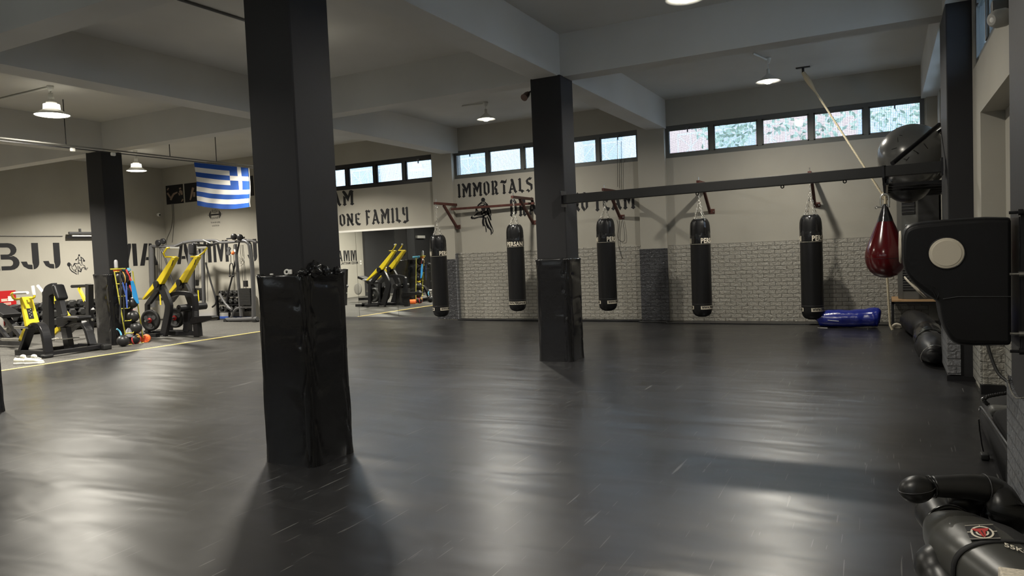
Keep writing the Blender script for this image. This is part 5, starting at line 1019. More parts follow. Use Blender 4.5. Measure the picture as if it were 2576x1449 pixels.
# ---- medicine ball rack
XD = -13.28
def cd(x, y, X=XD): return aX(200+x/5.575, 640+y/5.575, X)
t = thing('ball_ladder', 'slim yellow ladder rack of medicine balls beside the weights area pillar', 'rack', (XD, 9.1, 0))
a0_, a1_ = cd(490, 245), cd(655, 1200)
parts(t, 'rail', MB().tube([a0_, a1_], 0.012, 8), mat('lime_metal', (0.50, 0.46, 0.06), 0.45, 0.1))
MLIME = MATS['lime_metal']
parts(t, 'rail', MB().tube([a0_+V(0, 0.38, 0), a1_+V(0, 0.36, -0.0)], 0.012, 8), MLIME); parts(t, 'foot_bar', MB().tube([cd(690, 1272), cd(900, 1240)], 0.014, 8), MLIME)
for (x0_, y0_, x1_, y1_) in ((490, 245, 570, 235), (515, 415, 605, 402), (540, 590, 662, 562), (580, 762, 712, 735), (605, 935, 735, 902), (640, 1108, 768, 1075)):
    p, q_ = cd(x0_, y0_), cd(x1_, y1_); parts(t, 'rung', MB().tube([p, p+V(0.10, (q_.y-p.y)*0.5, 0.0), q_+V(0.0, 0, 0)], 0.010, 8), MLIME)
M_mb = mat('black_ball_rubber', (0.016, 0.016, 0.017), 0.38, 0, 0.5, bump=(120, 0.2, 0.001))
def medball(x, y, r, label, X=XD, stripes=None):
    c_ = cd(x, y, X); o = MB().ball(c_, r, 28, 18).build('medicine_ball', M_mb); tag(o, label, 'medicine ball', 'medicine balls on the ladder rack'); 
    if stripes:
        for ax, r_, m_ in stripes: MB().torus(c_, r*1.0, r_, ax, 32, 6).build('stripe', m_, o)
    return o
MGOLD = mat('gold_stripe', (0.6, 0.36, 0.08), 0.5); MRED = mat('coral_red', (0.62, 0.06, 0.06), 0.5); MSIL = mat('pale_stripe', (0.6, 0.58, 0.55), 0.4); MOR = mat('orange_foam', (0.85, 0.17, 0.03), 0.6); MCY = mat('pale_blue_foam', (0.12, 0.42, 0.60), 0.6); MTB = mat('bright_blue_towel', (0.02, 0.26, 0.62), 0.8); MBB = mat('blue_band', (0.04, 0.09, 0.35), 0.6)
medball(600, 325, 0.125, 'black medicine ball with gold and pale stripes at the top of the ladder', stripes=((Vector((0.2, 1, 0.1)), 0.010, MGOLD), (Vector((0.9, 0.9, 0.2)), 0.009, MSIL)))
medball(632, 515, 0.115, 'black medicine ball second from the top, behind the blue band')
medball(738, 680, 0.108, 'black medicine ball third from the top, under the blue towel')
medball(748, 868, 0.118, 'black medicine ball fourth from the top of the ladder')
medball(785, 1030, 0.122, 'glossy black medicine ball on the lowest rung of the ladder')
medball(770, 1185, 0.105, 'black medicine ball with red bands on the foot bar', stripes=((Vector((1, 0.6, 0.1)), 0.014, MRED), (Vector((1, -0.7, 0.2)), 0.012, MRED)))
c_ = aZ(307, 872, 0.0); o = MB().ball((c_.x, c_.y+0.03, 0.112), 0.112, 28, 18).build('medicine_ball', M_mb); tag(o, 'black medicine ball lying on the floor in front of the ladder', 'medicine ball')
c_ = cd(918, 1190); o = MB().lathe([(0.0, -0.005), (0.03, 0.0), (0.075, 0.01), (0.085, 0.0), (0.085, -0.28), (0.0, -0.28)], c_, (0.75, -0.65, 0.02), 24, fn=lambda r, h, a: r*(1+0.0*a)).build('foam_roller', MOR); tag(o, 'orange foam roller lying at the foot of the ball ladder', 'foam roller')
mb = MB()
for k in range(10): aa = k*PI/5; mb.bar(c_+Vector((0.75, -0.65, 0.02)).normalized()*0.012+Vector((0.3*math.cos(aa), 0.35*math.cos(aa), 0.46*math.sin(aa)))*0.03, c_+Vector((0.75, -0.65, 0.02)).normalized()*0.016+Vector((0.65*math.cos(aa), 0.75*math.cos(aa), math.sin(aa)))*0.075, 0.004)
mb.build('radial_groove', MRED, o)
for (x_, y_), lb in (((606, 215), 'left pale blue foam handle on top of the ball ladder'), ((692, 213), 'right pale blue foam handle on top of the ball ladder')):
    c_ = cd(x_, y_); o = MB().lathe([(0.014, 0.0), (0.032, 0.0), (0.036, -0.01), (0.036, -0.16), (0.014, -0.16)], c_, (0.85, -0.5, 0), 18).build('foam_grip_roll', MCY); tag(o, lb, 'foam roll')
    MB().cyl(c_-Vector((0.85, -0.5, 0)).normalized()*0.05, c_-Vector((0.85, -0.5, 0)).normalized()*0.002, 0.014, 10).build('core', M_black, o)
def band(pts, w_, m_, label, X=XD+0.13, name='resistance_band', cat='resistance band', th=0.004):
    P_ = smoothpath([cd(x, y, X+(0.012 if False else 0)) for x, y in pts], 5); o = MB().strip(P_, w_, th, (1, 0.9, 0)).build(name, m_); tag(o, label, cat); return o
band([(572, 225), (574, 350), (575, 600), (572, 800), (565, 930), (580, 975), (598, 975)], 0.03, M_rub, 'black resistance band hanging down the left of the ball ladder', XD+0.14)
band([(618, 560), (622, 700), (625, 850), (622, 950)], 0.025, M_rub, 'black resistance band hanging in the middle of the ball ladder', XD+0.14)
band([(605, 392), (625, 470), (650, 560), (662, 660), (668, 755)], 0.028, MBB, 'blue resistance band looped over the second rung', XD+0.15)
band([(655, 400), (660, 500), (664, 600), (668, 700)], 0.02, MBB, 'blue resistance band strand on the right of the other blue one', XD+0.16)
band([(655, 210), (680, 270), (705, 330), (722, 370)], 0.035, MRED, 'coral red resistance band hanging above the blue towel', XD+0.10)
band([(705, 430), (715, 480), (722, 520)], 0.03, MRED, 'coral red band end beside the blue towel', XD+0.08)
band([(740, 780), (765, 775), (785, 765)], 0.05, MRED, 'red band end under the third medicine ball', XD-0.05)
tw_ = [cd(712, 375, XD+0.12), cd(752, 368, XD+0.12), cd(778, 450, XD+0.12), cd(805, 560, XD+0.12), cd(832, 690, XD+0.12), cd(800, 690, XD+0.12), cd(745, 600, XD+0.12), cd(725, 480, XD+0.12)]
mb = MB(); mb.prism([(p.y, p.z) for p in tw_], (XD+0.12, 0, 0), (0, 1, 0), (0, 0, 1), (1, 0, 0), 0.02); o = mb.build('towel', MTB, bevel=0.008); tag(o, 'bright blue towel hanging from the right of the ball ladder', 'towel')
c_ = cd(518, 75, XD+0.02); c2_ = cd(516, 192, XD+0.02); o = MB().lathe([(0.0, 0.0), (0.03, 0.0), (0.035, 0.01), (0.033, c_.z-c2_.z-0.04), (0.026, c_.z-c2_.z-0.01), (0.012, c_.z-c2_.z), (0, c_.z-c2_.z)], (c2_.x, c2_.y, c2_.z), seg=16).build('plastic_tube', mat('translucent_grey', (0.42, 0.42, 0.45), 0.3)); tag(o, 'pale grey upright plastic tube on top of the ball ladder', 'tube')
p, q_ = cd(485, 205), cd(600, 190); o = MB().box((XD-0.12, p.y, p.z-0.01), (XD+0.1, q_.y, p.z+0.012)).build('tray', MLIME); tag(o, 'flat lime tray lying on top of the ball ladder', 'tray')
p, q_ = cd(500, 222), cd(560, 215); o = MB().rbox(((XD), (p.y+q_.y)/2, p.z), (0.16, q_.y-p.y, 0.06), 0.02).build('folded_band', MOR); tag(o, 'folded orange band on top of the ball ladder', 'resistance band')
o = MB().tube(smoothpath([cd(523, 1045, XD+0.1), cd(560, 1075, XD+0.1), cd(580, 1110, XD+0.12), cd(590, 1150, XD+0.14)], 4), 0.016, 8).build('foam_tube', MCY); tag(o, 'pale blue curved foam tube above the floor medicine ball', 'foam tube')
c_ = cd(690, 1095, XD-0.02); o = MB().lathe([(0.085, -0.09), (0.09, -0.07), (0.05, 0.05), (0.02, 0.09), (0, 0.09)], c_, (0, 0.1, 1), 16).build('training_cone', mat('grey_cone', (0.25, 0.25, 0.28), 0.5)); tag(o, 'grey plastic cone tucked behind the red banded ball', 'cone')
o = MB().tube(smoothpath([cd(800, 1120, XD+0.1), cd(830, 1135, XD+0.1), cd(835, 1165, XD+0.1), cd(810, 1150, XD+0.1)], 3), 0.014, 6).build('rope_toy', MGOLD); tag(o, 'orange strap knot between red banded ball and orange roller', 'strap')
# ---- shoes
def shoe():
    prof = []
    t = thing('sneaker', 'white sneaker', 'shoe'); vs = []; fs = []; seg = 14; st = [(-0.145, 0.030, 0.030, 0.075), (-0.13, 0.038, 0.012, 0.105), (-0.09, 0.042, 0.008, 0.115), (-0.04, 0.040, 0.008, 0.095), (-0.005, 0.041, 0.008, 0.105), (0.03, 0.045, 0.008, 0.085), (0.08, 0.052, 0.008, 0.060), (0.12, 0.046, 0.010, 0.050), (0.145, 0.025, 0.016, 0.036)]
    for x_, hw_, zl, zh in st:
        for k in range(seg):
            a_ = 2*PI*k/seg; vs.append((x_, hw_*math.cos(a_)*(1.0 if math.sin(a_) < 0.2 else 0.85), 0.022+(zl+zh)/2-0.01+(zh-zl)/2*math.sin(a_)))
    for i in range(len(st)-1):
        for k in range(seg): k2 = (k+1) % seg; fs.append((i*seg+k, i*seg+k2, (i+1)*seg+k2, (i+1)*seg+k))
    fs += [tuple(range(seg))[::-1], tuple(range((len(st)-1)*seg, len(st)*seg))]
    MB().add(vs, fs, 0, True).build('upper', M_shoe, t, world=False, sub=1)
    sol = [(x_, hw_*1.12) for x_, hw_, _, _ in st]; po = sol+[(x_, -w_) for x_, w_ in sol[::-1]]
    MB().prism(po, (0, 0, 0), (1, 0, 0), (0, 1, 0), (0, 0, 1), 0.032).build('sole', M_white, t, world=False, bevel=0.008)
    MB().ball((0.0, 0, 0.125), (0.05, 0.028, 0.035), 12, 8).build('tongue', M_shoe, t, world=False)
    MB().ball((-0.07, 0, 0.132), (0.045, 0.024, 0.008), 12, 6).build('collar_opening', M_ac, t, world=False)
    lc = MB()
    for k in range(5): x_ = 0.02+k*0.02; lc.tube([(x_, -0.03, 0.11-k*0.008), (x_+0.005, 0, 0.125-k*0.008), (x_, 0.03, 0.11-k*0.008)], 0.004, 5)
    lc.build('laces', M_white, t, world=False); return t
M_shoe = mat('off_white_mesh', (0.72, 0.70, 0.60), 0.7)
s1_ = shoe(); c_ = aZ(60, 918, 0); s1_.location = (-12.62, 6.78, 0.0); s1_.rotation_euler = (0, 0, 0.55); s1_['label'] = 'white sneaker further from the yellow edge strip, left of the pair'; s1_['group'] = 'pair of white sneakers'
s2_ = copy_tree(s1_); s2_.location = (-12.42, 6.84, 0.0); s2_.rotation_euler = (0, 0, 0.6); s2_['label'] = 'white sneaker touching the yellow edge strip, right of the pair'
# ---- flag, its rail and rods
XF = -12.17
t = thing('hanging_rail', 'thin pale rail hung from the ceiling over the yellow edge strip', 'rail', (XF, 8, 3.56))
MB().box((XF-0.012, -3.0, 3.592), (XF+0.012, 13.9, 3.612)).build('rail', mat('dull_rail', (0.16, 0.155, 0.14), 0.6), t)
MB().box((XF-0.012, -3.0, 3.55), (XF+0.012, 13.9, 3.565)).build('lower_track', M_metal, t)
for x_ in (167, 428, 545): p = aX(x_, 372+(x_-167)*0.103, XF); MB().cyl((XF, p.y, 3.6), (XF, p.y, CZ), 0.008, 6).build('hanging_rod', M_metal, t)
for yy in (7.55, 8.27, 1.2, 4.4): MB().rbox((XF+0.03, yy, 3.53), (0.05, 0.08, 0.06), 0.015).build('trolley', M_lamp, t)
M_fb = mat('flag_blue', (0.012, 0.07, 0.33), 0.75, 0, 0.2); M_fw = mat('flag_white', (0.72, 0.70, 0.66), 0.75, 0, 0.2)
y0_, y1_ = 9.985, 11.36; NX, NZ = 108, 72; vs = []; Ht = 0.83
for j in range(NZ+1):
    for i in range(NX+1):
        u_ = i/NX; v_ = j/NZ     # v down
        sag = 0.035*math.sin(PI*u_)*v_*1.8 + 0.02*v_
        w_ = 0.035*math.sin(u_*7+v_*4.5)*v_*(1-0.5*u_)+0.012*math.sin(u_*23+v_*7)*v_+0.02*noise.noise(Vector((u_*4, v_*3, 1)))*v_
        vs.append((XF+w_, y0_+(y1_-y0_)*u_+0.02*v_*(1-u_)*2+0.02*math.sin(v_*6)*v_*0.5, 3.545-v_*Ht-sag*1.0+0.02*v_*u_))
fs = []; ms = []
for j in range(NZ):
    for i in range(NX):
        fs.append((j*(NX+1)+i, j*(NX+1)+i+1, (j+1)*(NX+1)+i+1, (j+1)*(NX+1)+i)); s_ = j*9//NZ; can = i >= NX-NX*10/27
        if can and s_ < 5:
            ci = (i-(NX-NX*10/27))/(NX*10/27)*5; white = (2 <= ci < 3) or s_ == 2
        else: white = s_ % 2 == 1
        ms.append(1 if white else 0)
mb = MB(); mb.add(vs, fs, 0, True); mb.m = ms; fl_ = mb.build('flag', [M_fb, M_fw]); tag(fl_, 'blue and white striped flag with a cross in the corner, hanging from the rail', 'flag')
pts = [Vector(vs[j*(NX+1)+NX])+V(0.004, 0.004, 0) for j in range(0, NZ+1, 6)]; MB().tube(pts, 0.012, 6).build('header_cord', M_fw, fl_)
# ---- posters
def poster(x0, x1, ztop, zbot, label, figs, ltail=0):
    o = MB().box((x0, YB-0.012, zbot), (x1, YB-0.001, ztop)).build('poster', M_black); tag(o, label, 'poster', 'photo posters high on the far wall')
    mb = MB(); W_ = x1-x0; H_ = ztop-zbot
    for pth, w_ in figs: mb.prism([(q[0]*W_, q[1]*H_) for q in stroke(pth, w_)], (x0, YB-0.012, zbot), (1, 0, 0), (0, 0, 1), (0, -1, 0), 0.002)
    mb.build('printed_figures', mat('poster_skin', (0.28, 0.20, 0.15), 0.5), o); return o
poster(-18.55, -17.83, 3.84, 3.30, 'dark poster of two fighters, left of the flag', [([(0.10, 0.84), (0.16, 0.80)], 0.14), ([(0.08, 0.62), (0.22, 0.40), (0.28, 0.30)], [0.10, 0.09, 0.05]), ([(0.25, 0.22), (0.32, 0.36), (0.45, 0.52), (0.68, 0.60)], [0.10, 0.12, 0.11, 0.07]), ([(0.84, 0.82), (0.86, 0.74)], 0.12), ([(0.80, 0.66), (0.90, 0.60), (0.94, 0.44)], [0.12, 0.16, 0.10]), ([(0.76, 0.56), (0.80, 0.42)], 0.08), ([(0.98, 0.20), (0.88, 0.08)], [0.09, 0.04])])
poster(-17.76, -17.05, 3.84, 3.31, 'dark poster of a boxer, partly behind the flag', [([(0.52, 0.74), (0.45, 0.55), (0.38, 0.30), (0.30, 0.10)], [0.14, 0.12, 0.10, 0.07]), ([(0.56, 0.50), (0.54, 0.25)], 0.12)])
poster(-15.75, -15.05, 3.84, 3.31, 'dark poster with one reaching arm, right of the flag', [([(0.05, 0.60), (0.45, 0.42), (0.80, 0.20)], [0.12, 0.09, 0.07])])
# ---- stencil letters
def sten(ch, mb, o, u, h, n, sx=1.0):
    def P(poly): mb.prism([(q[0]*h*sx, q[1]*h) for q in poly], o, u, (0, 0, 1), n, 0.003)
    if ch == 'B':
        P([(0, 0), (0.20, 0), (0.20, 1), (0, 1)])
        P([(0.24, 1), (0.46, 1)]+disc(0.46, 0.755, 0.24, 0.245, 8, PI/2, -PI/2)[1:]+[(0.60, 0.50)]+disc(0.50, 0.27, 0.26, 0.27, 8, PI/2, -PI/2)+[(0.24, 0), (0.24, 0.15), (0.46, 0.15)]+disc(0.48, 0.27, 0.10, 0.125, 6, -PI/2, PI/2)+[(0.24, 0.40), (0.24, 0.58), (0.42, 0.58)]+disc(0.44, 0.71, 0.09, 0.13, 6, -PI/2, PI/2)+[(0.24, 0.84)])
        return 0.80
    if ch == 'J':
        P([(0.34, 1), (0.54, 1), (0.54, 0.24)]+disc(0.36, 0.26, 0.18, 0.26, 5, -0.1, -PI/2)+[(0.36, 0.0), (0.36, 0.16)]+[(0.34, 0.25)])
        P([(0.0, 0.30), (0.17, 0.30), (0.20, 0.19), (0.33, 0.17), (0.33, 0.0), (0.20, 0.02), (0.07, 0.12)]); return 0.66
    if ch == 'M':
        P([(0, 0), (0.17, 0), (0.17, 1), (0, 1)]); P([(0.21, 1), (0.33, 1), (0.44, 0.55), (0.56, 1), (0.68, 1), (0.68, 0.85), (0.50, 0.02), (0.39, 0.02), (0.21, 0.85)]); P([(0.72, 0), (0.90, 0), (0.90, 1), (0.72, 1)]); return 1.0
    if ch == 'A':
        P([(0, 0), (0.19, 0), (0.38, 1), (0.22, 1)]); P([(0.42, 1), (0.54, 1), (0.78, 0), (0.58, 0), (0.51, 0.28), (0.42, 0.62)]); P([(0.25, 0.24), (0.48, 0.24), (0.46, 0.38), (0.28, 0.38)]); return 0.86
def word(txt, o, u, h, n, label, sx=1.0, name='wall_lettering'):
    r = thing(name, label, 'lettering', o); x = 0
    for ch in txt:
        mb = MB(); w_ = sten(ch, mb, Vector(o)+Vector(u)*x*h*sx, u, h, n, sx); mb.build('letter', M_black, r); x += w_
LX = XL+0.001
pB0, pJ1 = aX(-12, 680, XL), aX(158, 674, XL); hB = aX(60, 611, XL).z-aX(60, 678, XL).z
word('BJJ', (LX, pB0.y-0.05, 1.575), (0, 1, 0), hB, (1, 0, 0), 'large black stencil letters BJJ on the left wall', sx=(pJ1.y-pB0.y+0.05)/(2.06*hB))
pM, pA = aX(290, 667, XL), aX(398, 665, XL)
word('MA', (LX, pM.y, 1.56), (0, 1, 0), 0.625, (1, 0, 0), 'large black stencil letters on the left wall right of the weights area pillar', sx=(pA.y-pM.y)/(1.78*0.625))
for ch, x0, x1, zz0, lb in (('A', 446, 482, 1.56, 'A behind the left handle of the lever machine'), ('M', 489, 533, 1.57, 'M behind the right handle of the lever machine'), ('M', 538.5, 576, 1.57, 'M beside the hanging triceps rope'), ('J', 624, 648, 1.55, 'curved letter cut off by the nearest pillar')):
    p, q_ = aY(x0, 663, YB), aY(x1, 660, YB); w_ = {'A': 0.78, 'M': 0.90, 'J': 0.54}[ch]
    word(ch, (p.x, YB-0.001, zz0), (1, 0, 0), 0.60, (0, -1, 0), 'black stencil letter on the far wall, '+lb, sx=(q_.x-p.x)/(w_*0.60))
# motivational decal with a barbell
a, b = aY(523, 542, YB), aY(559, 538, YB); zc_ = (a.z+b.z)/2; cx_ = (a.x+b.x)/2; W_ = b.x-a.x
r = thing('wall_sticker', 'small black barbell sticker with the words push yourself, under the flag', 'wall sticker', (cx_, YB-0.001, zc_-0.3))
mb = MB(); mb.box((cx_-W_/2, YB-0.003, zc_-0.006), (cx_+W_/2, YB-0.001, zc_+0.006)); mb.box((cx_-W_*0.26, YB-0.003, zc_-0.018), (cx_+W_*0.26, YB-0.001, zc_+0.018)); mb.build('barbell_bar', M_black, r)
for s_ in (-1, 1):
    for dx, hh in ((0.29, 0.11), (0.345, 0.085), (0.385, 0.055)): MB().box((cx_+s_*W_*dx-0.011, YB-0.003, zc_-hh), (cx_+s_*W_*dx+0.011, YB-0.001, zc_+hh)).build('barbell_disc', M_black, r)
for txt, dz, sz, wd in (('PUSH', 0.085, 0.15, 0.22), ('yourself', -0.085, 0.10, 0.26), ('No one else is going', -0.21, 0.075, 0.36), ('to do it for you', -0.30, 0.075, 0.28)):
    v2, f2 = text_polys(txt, sz); xs_ = [v[0] for v in v2]; kx = wd/(max(xs_)-min(xs_)); MB().add([(cx_+p[0]*kx, YB-0.002, zc_+dz+p[1]) for p in v2], f2).build('word', M_black, r)
# wrestlers drawing on the left wall
p, q_ = aX(169, 690, XL), aX(223, 690, XL); S2 = (q_.y-p.y)/54.0
Wd = [disc(6, 24, 4.5, 5, 10), stroke([(6, 20), (8, 12), (12, 7), (18, 3), (24, -1)], [2, 1.4, 2, 1.4, 1.6]), stroke([(12, 24), (13, 14), (18, 8), (24, 4)], 0.8), stroke([(15, 18), (20, 26), (28, 25)], [1, 2.6, 1]), stroke([(20, 24), (24, 16), (24, 10)], 1.0), stroke([(20, 12), (22, 6)], 1.2), stroke([(28, 20), (28, 8), (27, -2)], [1, 1.4, 0.8]), stroke([(28, 8), (34, 5), (38, 14)], [2, 3.4, 1.4]), stroke([(31, 18), (34, 10)], 1.6),
      disc(33, 46, 1.9, 2.4, 10), stroke([(31, 43), (29, 38), (24, 35)], [1, 1.2, 1.8]), disc(24.5, 35, 1.6, 1.4, 8), stroke([(36, 42), (42, 38), (44, 34)], [1, 1.4, 2]), disc(44.5, 32, 2.4, 2.4, 8), stroke([(31, 43), (31, 34), (29, 26)], 0.8), stroke([(37, 42), (38, 34), (39, 24)], [1, 1.8, 1.2]), stroke([(33, 34), (36, 33)], 1.4), stroke([(29, 26), (33, 27)], 2.0), stroke([(33, 26), (36, 20), (38, 22)], 0.8), stroke([(38, 14), (43, 16), (47, 12), (53, 14), (49, 9), (43, 12)], 1.2), stroke([(40, 22), (45, 20), (47, 13)], 0.8)]
mb = MB()
for pl in Wd: pl = inflate(pl, 0.3); mb.prism([(a_*S2, b_*S2) for a_, b_ in pl], (LX, p.y, p.z), (0, 1, 0), (0, 0, 1), (1, 0, 0), 0.002)
o = mb.build('wall_drawing', M_black); tag(o, 'black line drawing of two wrestling fighters beside the BJJ letters', 'wall art')
# logo in the mirror's view, on the left wall
r = thing('wall_logo', 'black martial arts logo on the left wall, seen in the mirror', 'wall art', (LX, 6.3, 1.3))
for i, ch in enumerate('MMA'):
    mb = MB(); sten(ch, mb, Vector((LX, 5.62+i*0.42, 1.42)), (0, 1, 0), 0.42, (1, 0, 0), 0.9); mb.build('letter', M_black, r)
MB_ = MB(); flat_text(MB_, 'MIXED MARTIAL ARTS', 0.14, (LX, 6.24, 1.34), (0, 1, 0), (0, 0, 1), (1, 0, 0), bold=0.003, sx=1.0); MB_.build('lettering', M_black, r)
o = MB().box((XL, 5.34, 1.26), (XL+0.012, 5.42, 1.33)).box((XL, 5.34, 1.36), (XL+0.012, 5.42, 1.43)).build('light_switch', M_white); tag(o, 'white double light switch on the left wall, seen in the mirror', 'light switch')
o = MB().box((XL+0.12, 1.05, 2.30), (XL+0.22, 1.65, 2.42)).build('strip_light', M_white); tag(o, 'white box light on the dark left wall, seen in the mirror', 'lamp')
# red sign and sockets, strip light, camera, wires
p0_, p1_ = aX(-8, 772, XL), aX(38, 730, XL)
r = thing('red_sign', 'red notice board with white print at the left edge', 'sign', (LX, (p0_.y+p1_.y)/2, p0_.z)); MB().box((XL+0.001, p0_.y, p0_.z), (XL+0.014, p1_.y, p1_.z)).build('board', M_red, r)
mb = MB()
for k, (zf, wf) in enumerate(((0.46, 0.55), (0.40, 0.45), (0.34, 0.55), (0.20, 0.75), (0.12, 0.75))): zq = p0_.z+(p1_.z-p0_.z)*zf; mb.box((XL+0.014, p0_.y+0.10, zq-0.008), (XL+0.016, p0_.y+0.10+(p1_.y-p0_.y-0.15)*wf, zq+0.008))
mb.build('print_line', M_prt, r); p = aX(27, 751, XL); MB().box((XL+0.014, p.y-0.07, p.z-0.06), (XL+0.02, p.y+0.05, p.z+0.06)).build('paper_slip', M_white, r)
for x_, lb in ((37, 'white wall socket below the red sign, left one'), (50, 'white wall socket below the red sign, right one')):
    p = aX(x_, 773, XL); r = thing('wall_socket', lb, 'socket', (XL, p.y, p.z-0.04)); MB().box((XL, p.y-0.045, p.z-0.045), (XL+0.012, p.y+0.045, p.z+0.045)).build('plate', M_white, r)
    MB().cyl((XL+0.01, p.y+0.01, p.z), (XL+0.05, p.y+0.01, p.z), 0.022, 10).build('plug', M_white, r)
o = MB().tube(smoothpath([aX(30, 780, XL+0.03), aX(33, 788, XL+0.03), aX(44, 792, XL+0.03), aX(50, 782, XL+0.04)], 5), 0.006, 5).build('power_cord', M_rub); tag(o, 'thin dark cord looping below the wall sockets', 'cord')
p, q_ = aX(166, 585, XL), aX(232, 588, XL)
r = thing('strip_heater', 'dark tube heater with pale reflector on the left wall near BJJ', 'heater', (XL, (p.y+q_.y)/2, p.z-0.1)); MB().cyl((XL+0.12, p.y, p.z-0.02), (XL+0.12, q_.y+0.5, p.z-0.02), 0.035, 12).build('tube', M_gmetal, r)
MB().box((XL+0.02, p.y-0.02, p.z-0.15), (XL+0.10, q_.y+0.5, p.z-0.09)).build('housing', M_metal, r); MB().bar((XL+0.11, p.y+0.08, p.z-0.09), (XL+0.11, q_.y+0.5, p.z-0.09), 0.03).build('reflector', M_white, r)
for yy in (p.y+0.35,): MB().box((XL, yy-0.02, p.z-0.12), (XL+0.05, yy+0.02, p.z+0.10)).build('wall_bracket', M_gmetal, r)
o = MB().tube([aX(-30, 593, XL+0.02), aX(80, 594, XL+0.02), aX(158, 594, XL+0.02)], 0.008, 6).build('wall_cable', M_gmetal); tag(o, 'thin cable running along the left wall to the strip heater', 'cable')
p = aX(397, 540, XL); r = thing('dome_camera', 'small white dome camera in the far left corner', 'camera', (XL, p.y, p.z)); MB().ball((XL+0.04, p.y, p.z), 0.055, 14, 10).build('housing', M_white, r); MB().ball((XL+0.075, p.y, p.z-0.01), 0.03, 10, 8).build('lens', M_black, r)
for k, pts in enumerate(([(432, 512), (434, 545), (430, 575), (420, 600), (416, 622)], [(436, 512), (437, 560), (433, 610)])):
    o = MB().tube(smoothpath([aY(x, y, YB-0.02) for x, y in pts], 5), 0.007, 5).build('hanging_wire', M_gmetal); tag(o, ['curving thin wire hanging below the left poster', 'straight thin wire hanging below the left poster'][k], 'wire')
mb = [[(1563, 355), (1563, 470), (1560, 505)], [(1559, 552), (1556, 590), (1556, 615), (1562, 640), (1566, 650)], [(1566, 553), (1571, 585), (1571, 605), (1562, 607), (1554, 597), (1555, 570), (1552, 553)], [(1553, 345), (1554, 470)]]
LBW = ['thin dark wire hanging from the second window band', 'thin wire tail hanging below the third bracket', 'thin wire looped below the third bracket', 'second fainter wire hanging from the second window band']
for k, pts in enumerate(mb): o = MB().tube(smoothpath([aY(x, y, YB-0.03) for x, y in pts], 5), 0.005, 5).build('hanging_wire', M_metal); tag(o, LBW[k], 'wire')
# spotlight on the middle pillar, security lamp on the right wall
p = aY(1320, 243, 8.98)
r = thing('spotlight', 'small bronze spotlight fixed to the left side of the middle pillar', 'spotlight', (-4.30, 8.98, p.z)); d_ = Vector((-0.10, -0.80, -0.55)).normalized(); c_ = Vector((-4.30, 8.98, p.z+0.03))
MB().lathe([(0, -0.02), (0.03, -0.015), (0.042, 0.03), (0.045, 0.10), (0.05, 0.115), (0.044, 0.112)], c_, d_, 20).build('housing', mat('bronze', (0.10, 0.06, 0.045), 0.4, 0.5), r); MB().lathe([(0.04, 0.105), (0.0, 0.106)], c_, d_, 18).build('lens', M_bulb, r); MB().bar((-4.22, 9.0, p.z+0.07), (-4.30, 8.98, p.z+0.04), 0.02).build('bracket', M_metal, r)
ld = bpy.data.lights.new('spot_beam', 'SPOT'); ld.energy = 6; ld.spot_size = 1.2; ld.shadow_soft_size = 0.03; ld.color = LAMP_COL; lo = bpy.data.objects.new('spot_beam', ld); COL.objects.link(lo); lo.parent = r; lo.location = c_+d_*0.13-r.location; lo.rotation_euler = d_.to_track_quat('-Z', 'Y').to_euler()
p = aX(2512, 30, 0.72)
r = thing('security_lamp', 'small pale wall lamp below the high window on the right wall', 'lamp', (0.70, p.y, p.z-0.1)); MB().rbox(aX(2515, 18, 0.72), (0.10, 0.09, 0.10), 0.015).build('mount_box', M_ac, r)
cc_ = aX(2514, 46, 0.70); M_lh = mat('pale_lamp_housing', (0.35, 0.34, 0.31), 0.45)
MB().lathe([(0.0, -0.07), (0.05, -0.065), (0.062, -0.04), (0.062, 0.02), (0.045, 0.055), (0.035, 0.06)], cc_, (-0.5, -0.35, -0.12), 20).build('housing', M_lh, r); MB().lathe([(0.034, 0.058), (0, 0.062)], cc_, (-0.5, -0.35, -0.12), 16).build('lens', M_white, r)
# ================================================================ grappling dummy on the floor, bottom right
def pz(x, y, z): return aZ(x, y, z)
M_dl = mat('dummy_leather', (0.014, 0.014, 0.014), 0.38, 0, 0.55, bump=(14, 0.3, 0.004)); M_dc = mat('dummy_canvas', (0.016, 0.016, 0.017), 0.7, 0, 0.3, bump=(90, 0.25, 0.001)); M_dg = mat('dummy_grey_leather', (0.045, 0.045, 0.040), 0.36, 0, 0.5, bump=(10, 0.25, 0.004))
# shoulder line runs from lower left to upper right; the body axis from the head (left, far) towards the lower right
t = thing('grappling_dummy', 'black leather grappling dummy lying on the mat at the lower right', 'dummy', (0.35, 3.4, 0))
HC = pz(2365, 1296, 0.16); SH1 = pz(2372, 1405, 0.12); SH2 = pz(2520, 1305, 0.17)
def cap(pts, rs, name, m, seg=22, fn=None, flat=1.0, up=(0, 0, 1)):
    P_ = smoothpath(pts, 6); n = len(P_); mb = MB(); vs = []; a_ = None
    for i in range(n):
        f = i/(n-1)*(len(rs)-1); k = min(int(f), len(rs)-2); r = rs[k]+(rs[k+1]-rs[k])*(f-k)
        d = (P_[min(i+1, n-1)]-P_[max(i-1, 0)]).normalized(); b_ = (Vector(up)-d*d.dot(Vector(up))).normalized(); a_ = d.cross(b_)
        for q in range(seg): th = 2*PI*q/seg; rr = r if fn is None else fn(i/(n-1), th, r); vs.append(P_[i]+a_*math.cos(th)*rr+b_*math.sin(th)*rr*flat)
    fs = [tuple(range(seg))[::-1], tuple(range((n-1)*seg, n*seg))]
    for i in range(n-1):
        for q in range(seg): q2 = (q+1) % seg; fs.append((i*seg+q, i*seg+q2, (i+1)*seg+q2, (i+1)*seg+q))
    mb.add(vs, fs, 0, True); return mb.build(name, m, t)
